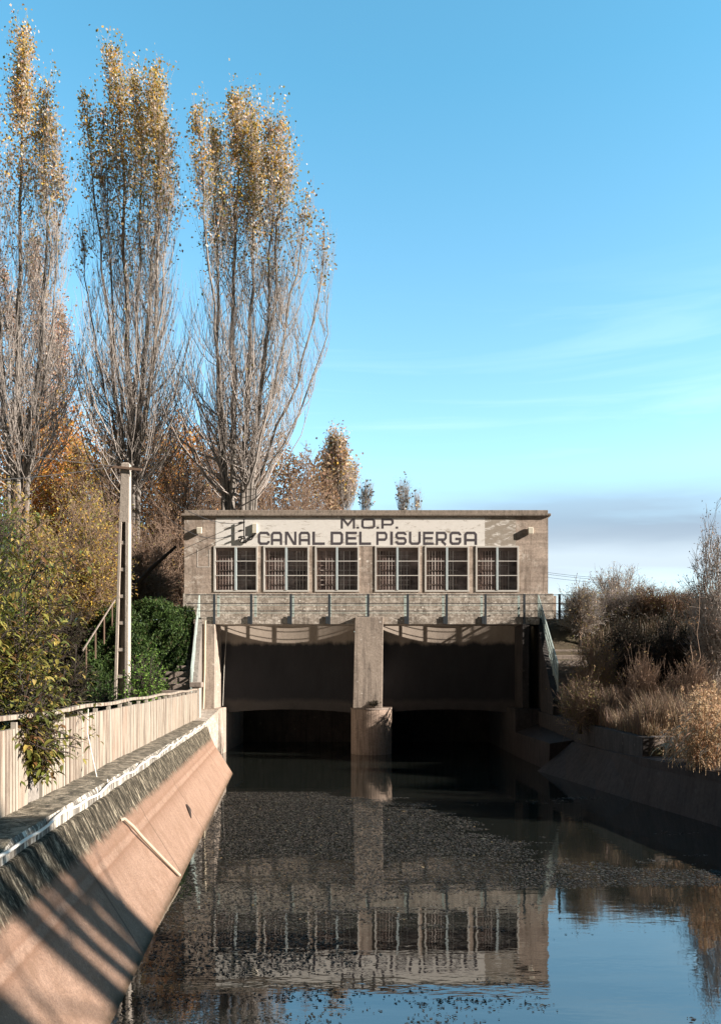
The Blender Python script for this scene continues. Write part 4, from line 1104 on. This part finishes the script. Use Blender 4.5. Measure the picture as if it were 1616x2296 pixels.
bushy('weed_tuft', 'dark weed tuft rooted where the pier shaft meets its rounded base', (0.55, 31.62, 1.84), 0.34, 0.34, 0.07, zc=0.4, rz=0.5, n_limb=16, n_twig=60, n_leaf=260, leaf=0.05, cols=[(0.04, 0.04, 0.02), (0.1, 0.08, 0.04)], w=[3, 1], twig='bark_d', cat='weed', seed=52, twl=0.12, up=0.6, trunk_r=0.01, clump=0.3)
# green mound of clipped conifer
def mound():
    r = np.random.default_rng(60); n = 60000
    C = []
    # surface of a sloping cushion following the embankment
    us = r.uniform(0, 1, n); vs = r.uniform(0, 1, n)
    y = 27.0+6.4*vs
    xr = -5.98-0.12*(y-27.4)-0.15; xl = -9.9-0.17*(y-27)
    x = xl+(xr-xl)*us
    edge = np.sin(np.pi*us)**0.22*np.sin(np.pi*np.clip(vs*0.94+0.05, 0, 1))**0.3
    g = np.array([gheight(a, b, True) for a, b in zip(x, y)])
    lump = 0.17*np.sin(x*3.1+y*2.2)+0.12*np.sin(x*7.3-y*5.1)+0.09*np.sin(x*17+y*13)*np.sin(y*21-x*9)
    spike = np.where(r.uniform(0, 1, n) > 0.93, r.uniform(0, 0.22, n), 0)
    z = g+(0.95+lump)*edge*r.uniform(0.72, 1.03, n)+spike
    C = np.stack([x, y, z], 1)
    return C, r
C, r_ = mound()
V, Fq = leaf_quads(C, 0.15, -0.9, 0.3, r_)
root = empty('conifer_hedge', (-7.3, 30, 2.5)); tag(root, 'dense deep green juniper mound covering the slope left of the stairs', 'hedge')
mesh_obj('foliage', V, Fq, M['leaf'], root, cols=np.repeat(palette(len(C), [(0.05, 0.095, 0.026), (0.10, 0.165, 0.045), (0.022, 0.042, 0.014), (0.14, 0.12, 0.06)], [4, 3, 2, 0.35], 0.35, r_), 4, 0))
bushy('shrub', 'light green leafy shrub beside the foot of the utility pole', tuple(at(318, 1660, 23)*[1, 1, 0]+[0, 0, 1.5]), 2.5, 0.62, 0.5, zc=0.55, rz=0.42, n_limb=30, n_twig=330, n_leaf=2300, leaf=0.075, cols=[(0.17, 0.32, 0.05), (0.28, 0.44, 0.1), (0.07, 0.14, 0.02)], w=[4, 3, 2], twig='bark_d', cat='shrub', seed=61, twl=0.4, up=0.7, trunk_r=0.03, group='low shrubs by the pole')
bushy('shrub', 'darker low leafy shrub left of the utility pole', tuple(at(235, 1660, 23.5)*[1, 1, 0]+[0, 0, 1.5]), 1.2, 0.45, 0.5, zc=0.55, rz=0.42, n_limb=26, n_twig=260, n_leaf=1500, leaf=0.075, cols=[(0.07, 0.13, 0.03), (0.1, 0.18, 0.05), (0.03, 0.06, 0.02)], w=[4, 2, 3], twig='bark_d', cat='shrub', seed=62, twl=0.4, up=0.7, trunk_r=0.03, group='low shrubs by the pole')
rb2 = [bushy('shrub', lab_, tuple(at(u_, 1660, y_)*[1, 1, 0]+[0, 0, g_]), h_, rx_, 0.9, zc=0.5, rz=0.6, n_limb=40, n_twig=900, n_leaf=5000, leaf=0.08, cols=[(0.05, 0.055, 0.02), (0.1, 0.08, 0.03), (0.03, 0.03, 0.015)], w=[3, 2, 3], twig='bark_d', cat='shrub', seed=64+int(u_), twl=0.5, up=0.5, trunk_r=0.04, group='dark undergrowth left of the mound') for u_, y_, g_, h_, rx_, lab_ in ((150, 30.5, 3.4, 2.2, 0.9, 'dark shaded undergrowth under the ramp handrail'), (120, 25, 1.6, 2.6, 1.4, 'dark undergrowth between the laurel bush and the mound'))]
# sloping ramp rail at the far left of the mound
P0, P1 = at(185, 1460, 27), at(258, 1345, 31)
root = empty('ramp_rail', tuple(P0)); tag(root, 'pale sloping handrail with thin bars left of the green mound', 'handrail')
MB().obox(tuple(P0), tuple(P1), 0.035, 0.04).build('rail', M['step'], root)
for t in np.linspace(0.1, 0.9, 4):
    p = P0+(P1-P0)*t; MB().box(p[0]-0.02, p[0]+0.02, p[1]-0.02, p[1]+0.02, p[2]-1.0, p[2]-0.04).build('baluster', M['rust'], root)

# ------------------------------------------------------------------ grass and reeds
def blades(name, lab, cat, boxes, n, h, cols, w, seed, wid=0.012, group=None, lean=0.25, kind='stuff', mat='reed'):
    r = np.random.default_rng(seed); P = []
    for (x0, x1, y0, y1, m) in boxes:
        x = r.uniform(x0, x1, m); y = r.uniform(y0, y1, m); P.append(np.stack([x, y], 1))
    P = np.concatenate(P); keep = P[:, 0] > np.array([kerb_r(b)+0.12 for b in P[:, 1]]) if P[0, 0] > 0 else P[:, 0] < np.array([xl_front(b)-0.6 for b in P[:, 1]])
    P = P[keep]; n = len(P)
    g = np.array([gheight(a, b, a < 0) for a, b in P])
    patch = 0.75+0.35*np.sin(P[:, 0]*1.7+seed)*np.sin(P[:, 1]*1.3)
    hh = h*patch*r.uniform(0.45, 1.2, n)
    a = r.uniform(0, 2*np.pi, n); d = np.stack([np.cos(a), np.sin(a), 0*a], 1); s = np.cross(d, [0, 0, 1.0])
    ln = lean*hh[:, None]*r.uniform(0.2, 1.3, (n, 1))
    b0 = np.stack([P[:, 0], P[:, 1], g-0.05], 1)
    p1 = b0+np.array([0, 0, 1.0])*hh[:, None]*0.55+d*ln*0.3; p2 = b0+np.array([0, 0, 1.0])*hh[:, None]*0.95+d*ln
    w_ = wid*r.uniform(0.6, 1.4, (n, 1))
    V = np.stack([b0-s*w_, b0+s*w_, p1+s*w_*0.8, p1-s*w_*0.8, p2+s*w_*0.15, p2-s*w_*0.15], 1).reshape(-1, 3)
    i = np.arange(n)[:, None]*6
    F = np.concatenate([i+[0, 1, 2, 3], i+[3, 2, 4, 5]])
    c = palette(n, cols, w, 0.25, r)
    o = mesh_obj(name, V, F, M[mat], cols=np.repeat(c, 6, 0))
    return tag(o, lab, cat, group, kind)
STRAW = (0.55, 0.40, 0.25); DRY = (0.36, 0.26, 0.175); RED = (0.3, 0.2, 0.145)
blades('dry_grass', 'brown dry grass covering the right bank', 'grass', [(7.1, 16, 20.4, 27.5, 40000), (16, 30, 20, 30, 5000)], 0, 1.15, [(0.36, 0.26, 0.165), (0.24, 0.175, 0.12), (0.2, 0.135, 0.1)], [2, 4, 3], 70, 0.0075, lean=0.4)
blades('slope_weeds', 'dark brown dead weeds on the upper slope of the right bank', 'grass', [(8.9, 24, 26.5, 34.5, 24000)], 0, 0.75, [(0.13, 0.1, 0.07), (0.2, 0.145, 0.1), (0.07, 0.06, 0.035)], [4, 3, 3], 73, 0.012)
blades('short_grass', 'short green grass on the left bank behind the fence', 'grass', [(-14, -4.5, 10, 28, 26000)], 0, 0.16, [(0.08, 0.13, 0.03), (0.12, 0.13, 0.05)], [3, 1], 71, 0.01)
blades('verge_grass', 'straw coloured grass fringe above the low retaining wall', 'grass', [(7.25, 8.6, 20.3, 30, 12000)], 0, 0.5, [(0.42, 0.31, 0.2), (0.36, 0.27, 0.17), DRY], [4, 2, 3], 72, 0.007, lean=0.6)

def reed_clump(x, y, h, n, lab, seed, s=0.24):
    r = np.random.default_rng(seed); gz = gheight(x, y, False)
    root = empty('reed_clump', (x, y, gz)); tag(root, lab, 'reeds', 'tan reed clumps at the right edge')
    ST, SR, LV, LF, o = [], [], [], [], 0
    TV = []; TF = []
    for i in range(n):
        bx_, by_ = x+r.normal(0, s), y+r.normal(0, s); hh = h*r.uniform(0.6, 1.1)
        le = r.normal(0, 0.09, 2)*hh; P = np.array([[bx_, by_, gz-0.05], [bx_+le[0]*0.3, by_+le[1]*0.3, gz+hh*0.5], [bx_+le[0], by_+le[1], gz+hh]])
        ST.append(P); SR.append([0.007, 0.006, 0.004])
        for j in range(7):
            t = r.uniform(0.15, 0.95); p = P[0]+(P[2]-P[0])*t; a = r.uniform(0, 2*np.pi); d = np.array([math.cos(a), math.sin(a), 0]); sd = np.array([-d[1], d[0], 0]); L = r.uniform(0.18, 0.42)
            q1 = p+d*L*0.4+[0, 0, L*0.35]; q2 = p+d*L*0.85+[0, 0, L*0.12]; q3 = p+d*L*1.1-[0, 0, L*0.22]; w = 0.017
            LV += [p-sd*w*0.6, p+sd*w*0.6, q1-sd*w, q1+sd*w, q2-sd*w*0.8, q2+sd*w*0.8, q3, q3+sd*0.001]
            LF += [(o, o+1, o+3, o+2), (o+2, o+3, o+5, o+4), (o+4, o+5, o+7, o+6)]; o += 8
        if r.uniform() < 0.75:
            c = P[2]+np.stack([r.normal(0, 0.025, 30), r.normal(0, 0.025, 30), r.uniform(-0.02, 0.26, 30)], 1); TV.append(c)
    mesh_obj('stems', *tubes(np.array(ST), np.array(SR), 4), M['pipe2'], root)
    cc = np.repeat(palette(len(LV)//8, [STRAW, (0.52, 0.34, 0.2), DRY], [4, 4, 1], 0.25, r), 8, 0)
    mesh_obj('leaves', np.array(LV), np.array(LF), M['reed'], root, cols=cc)
    C = np.concatenate(TV); V, Fq = leaf_quads(C, 0.075, -1.0, 0.35, r)
    mesh_obj('plumes', V, Fq, M['reed'], root, cols=np.repeat(palette(len(C), [(0.5, 0.33, 0.2), STRAW], [1, 1], 0.2, r), 4, 0))
M['pipe2'] = plain('reed_stem', (0.4, 0.28, 0.17), 0.8)
for i, (u, y, h, n, lab) in enumerate(((1590, 17.6, 1.45, 46, 'tall tan reed clump at the right edge above the kerb'), (1560, 18.4, 1.3, 36, 'tan reed clump left of the tallest reeds by the wall end'), (1535, 19.0, 0.8, 18, 'short tan reed clump against the lit wall end'),
                                       (1640, 18.0, 1.6, 46, 'tan reed clump half outside the right edge'), (1610, 19.4, 1.45, 44, 'rear tan reed clump behind the tallest reeds'), (1560, 17.4, 0.8, 26, 'low reed clump hanging over the kerb'), (1650, 16.6, 1.1, 34, 'nearest reed clump at the lower right edge'))):
    reed_clump((u-808)*y/F0, y, h, n, lab, 80+i)

# ------------------------------------------------------------------ right-hand shrubs
def rb(u, v_top, y, ru, label, **kw):
    x = (u-808)*y/F0; gz = gheight(x, y, False)-0.05; h = EYE-(v_top-1517)*y/F0-gz
    a = dict(zc=0.5, rz=0.6, cat='bush', group='bushes on the right bank', trunk_h=0.08, trunk_r=0.06, gamma=0.4, twl=0.5, twr=0.006, up=0.7, ry=ru*y/F0); a.update(kw); ry = a.pop('ry')
    return bushy('bush', label, (x, y, gz), h, ru*y/F0, ry, **a)
GREY = (0.38, 0.31, 0.28)
rb(1385, 1275, 37, 100, 'rounded pinkish grey leafless bush on the skyline right of the gatehouse', n_limb=110, n_twig=3200, n_leaf=2600, leaf=0.09, cols=[GREY, PALE, TAN], w=[4, 2, 2], seed=90, twig='twig_g', ry=1.6)
rb(1300, 1330, 32, 62, 'brown bush beside the end of the stair railing', n_limb=60, n_twig=2400, n_leaf=3200, leaf=0.07, cols=[(0.2, 0.14, 0.1), TAN, OLIVE], w=[4, 2, 2], seed=91, twig='twig_g')
rb(1480, 1330, 33, 95, 'low reddish brown bush below the skyline bush', n_limb=60, n_twig=2400, n_leaf=3000, leaf=0.07, cols=[BROWN, RED, OLIVE], w=[4, 2, 2], seed=92)
rb(1330, 1425, 28.5, 62, 'leafy bush with orange glints in front of the shaded hollow', n_limb=60, n_twig=1800, n_leaf=4200, leaf=0.065, cols=[OLIVE, BROWN, GOLD, TAN], w=[4, 4, 1.3, 2], seed=93)
rb(1300, 1540, 24.8, 50, 'low bush spilling over the far end of the retaining wall', n_limb=40, n_twig=900, n_leaf=2600, leaf=0.055, cols=[OLIVE, (0.08, 0.07, 0.03), TAN], w=[4, 3, 2], seed=94)
rb(1490, 1378, 28.6, 100, 'shade-darkened thicket filling the hollow on the right bank', n_limb=80, n_twig=2600, n_leaf=9000, leaf=0.09, cols=[(0.03, 0.03, 0.02), (0.05, 0.045, 0.03)], w=[2, 1], seed=95, twig='bark_d', bark='bark_d')  # near-black leaves here and in the next two carry the hollow's shade
rb(1400, 1395, 29.5, 70, 'shade-darkened bramble mass filling the left half of the shaded hollow', n_limb=70, n_twig=2200, n_leaf=8000, leaf=0.085, cols=[(0.035, 0.033, 0.022), (0.07, 0.055, 0.035)], w=[3, 1], seed=196, twig='bark_d', bark='bark_d')
rb(1560, 1400, 28, 80, 'shade-darkened bramble mass filling the right half of the shaded hollow', n_limb=70, n_twig=2200, n_leaf=8000, leaf=0.085, cols=[(0.03, 0.03, 0.022), (0.06, 0.05, 0.035)], w=[3, 1], seed=197, twig='bark_d', bark='bark_d')
rb(1410, 1340, 33.5, 95, 'low greyish brown scrub under the skyline bush', n_limb=80, n_twig=2600, n_leaf=4500, leaf=0.08, cols=[(0.22, 0.16, 0.12), GREY, OLIVE], w=[4, 3, 1], seed=198, twig='twig_g', zc=0.42)
rb(1560, 1335, 34, 100, 'low brown scrub on the crest towards the right edge', n_limb=80, n_twig=2600, n_leaf=4500, leaf=0.08, cols=[(0.2, 0.14, 0.1), GREY, OLIVE], w=[4, 3, 1], seed=199, twig='twig_g', zc=0.42)
rb(1600, 1390, 30, 70, 'dark bramble thicket at the right edge below the tall shrub', n_limb=70, n_twig=2200, n_leaf=6000, leaf=0.08, cols=[(0.04, 0.035, 0.025), (0.12, 0.08, 0.055)], w=[3, 1], seed=96, twig='bark_d')
rb(1600, 1140, 27, 60, 'tall sparse shrub with small dark leaves against the sky at the right edge', n_limb=70, n_twig=1500, n_leaf=5000, leaf=0.075, cols=[(0.07, 0.06, 0.045), BROWN, GREY], w=[4, 2, 2], seed=97, twig='twig_g', up=1.3, twl=0.7, twr=0.007, zc=0.55, rz=0.5)
rb(1440, 1480, 24.5, 50, 'brown thicket of dead weed stems above the retaining wall', n_limb=60, n_twig=900, n_leaf=500, leaf=0.05, cols=[TAN, BROWN], w=[1, 1], seed=98, up=1.4)
rb(1545, 1490, 23.5, 60, 'reddish brown dead weeds behind the reed clumps', n_limb=60, n_twig=1000, n_leaf=600, leaf=0.05, cols=[TAN, RED], w=[1, 1], seed=99, up=1.4)
for i, (u, vt, y, lab) in enumerate(((1300, 1285, 31.5, 'arching thin stem with few leaves near the gatehouse corner'), (1512, 1300, 31, 'thin stem with a dark leaf cluster against the cloud'), (1555, 1215, 26, 'slender leafy stem left of the tall right shrub'))):
    rb(u, vt, y, 16, lab, n_limb=5, n_twig=22, n_leaf=90, leaf=0.09, cols=[(0.06, 0.055, 0.045), BROWN], w=[2, 1], seed=110+i, twig='twig_b', up=1.2, twl=0.5, rz=0.5, group='thin stems on the right skyline', twr=0.009)

# ------------------------------------------------------------------ floating debris
def debris():
    r = np.random.default_rng(120)
    from mathutils import noise as mn
    N = 150000
    v = 1517+5580/r.uniform(6.8, 21.5, N)**1.0
    y = 5580/(v-1517); x = r.uniform(-4.2, 7.2, N)
    u = 808+x*F0/y; keep = []
    for i in range(N):
        X_, Y_ = x[i], y[i]
        if X_ < water_l(Y_)+0.05 or X_ > water_r(Y_)-0.05: continue
        d = mn.noise(Vector((X_*0.45, Y_*1.0, 3.3)))*0.55+mn.noise(Vector((X_*1.5, Y_*4.5, 1.3)))*0.6
        lim = 0.62
        # clear water to the right, and far dark water under the gates
        e = float(np.interp(Y_, [6.8, 7.6, 8.2, 9.5, 10.8, 11.5, 12.1, 12.7, 13.2, 14.5, 17, 19.5, 20.8], [1.5, 1.6, -0.2, -0.3, 0.2, 1.2, 7.5, 7.0, 2.6, 3.0, 2.6, 1.3, -1]))
        p = 1/(1+math.exp((X_-e)*3.5))
        if Y_ < 8.3: p *= 0.5
        if d+p*1.1-0.52 > r.uniform(-0.12, 0.4): keep.append(i)
    k = np.array(keep); n = len(k)
    a = r.uniform(0, np.pi, n); s = r.uniform(0.008, 0.03, n)*np.clip(0.55+0.045*y[k], 0.8, 1.4)*np.where(r.uniform(0, 1, n) > 0.985, 1.8, 1)
    c = np.stack([x[k], y[k], np.full(n, 0.004)+r.uniform(0, 0.004, n)], 1)
    d = np.stack([np.cos(a), np.sin(a), 0*a], 1)*s[:, None]; e = np.stack([-np.sin(a), np.cos(a), 0*a], 1)*(s*r.uniform(0.25, 0.6, n))[:, None]
    tz = np.zeros((n, 3)); tz[:, 2] = r.uniform(0, 0.008, n)
    V = np.stack([c-d, c-e+tz, c+d, c+e], 1).reshape(-1, 3)
    cc = palette(n, [(0.11, 0.1, 0.085), (0.055, 0.05, 0.044), (0.16, 0.145, 0.12), (0.3, 0.22, 0.12)], [5, 6, 1.2, 0.1], 0.3, r)
    tag(mesh_obj('floating_leaves', V, np.arange(4*n).reshape(n, 4), M['leaf'], cols=np.repeat(cc, 4, 0)), 'scattered dead leaves and weed floating on the canal', 'floating leaves', kind='stuff')
debris()

# ------------------------------------------------------------------ trees outside the frame on the right whose shade reaches the left bank
def shade_tree(bx_, by_, H, lean, r0, lab, seed, crown=0):
    root = empty('leaning_tree', (bx_, by_, 1.1)); tag(root, lab, 'tree', 'leaning trees on the near right bank outside the view')
    top = np.array([bx_, by_-lean*H, 1.1+H]); b = np.array([bx_, by_, 1.0])
    r = np.random.default_rng(seed); P = resample([b, top], 9); P[1:-1] += r.normal(0, 0.05, (7, 3))
    mesh_obj('trunk', *tubes(np.array([P]), np.array([np.linspace(r0, r0*0.55, 9)]), 10), M['bark_d'], root, smooth=True)
    T = []; TR = []
    for i in range(14):
        t = r.uniform(0.45, 1); p = b+(top-b)*t; d = r.normal(size=3)*[0.5, 0.35, 0.3]+(top-b)/H*0.9; L = r.uniform(1, 3)
        T.append([p, p+d*L*0.5, p+d*L+r.normal(0, 0.1, 3)]); TR.append([0.05, 0.03, 0.01])
    mesh_obj('branches', *tubes(np.array(T), np.array(TR), 4), M['twig_b'], root)
K = 0.9
K = 0.766
for i, (dy, dx, r0) in enumerate(((-0.40, 0, 0.38), (-1.08, 2, 0.27), (-1.55, -1, 0.15), (-2.05, 1, 0.26), (-3.5, 0, 0.25), (-3.95, -2, 0.14), (-4.6, 2, 0.34), (-5.4, 0, 0.3))):
    bx_ = 17+dx; t = (bx_+3.3)/to_sun.x; y0 = 8.5+dy+to_sun.y*t; z0 = 1.64+to_sun.z*t
    shade_tree(bx_, y0+(z0-1.1)*K, 14.5, K, r0, ('', 'second ', 'third ', 'fourth ', 'fifth ', 'sixth ', 'seventh ', 'last ')[i]+'leaning bare tree of the near right bank row counted from the gatehouse side', 200+i)
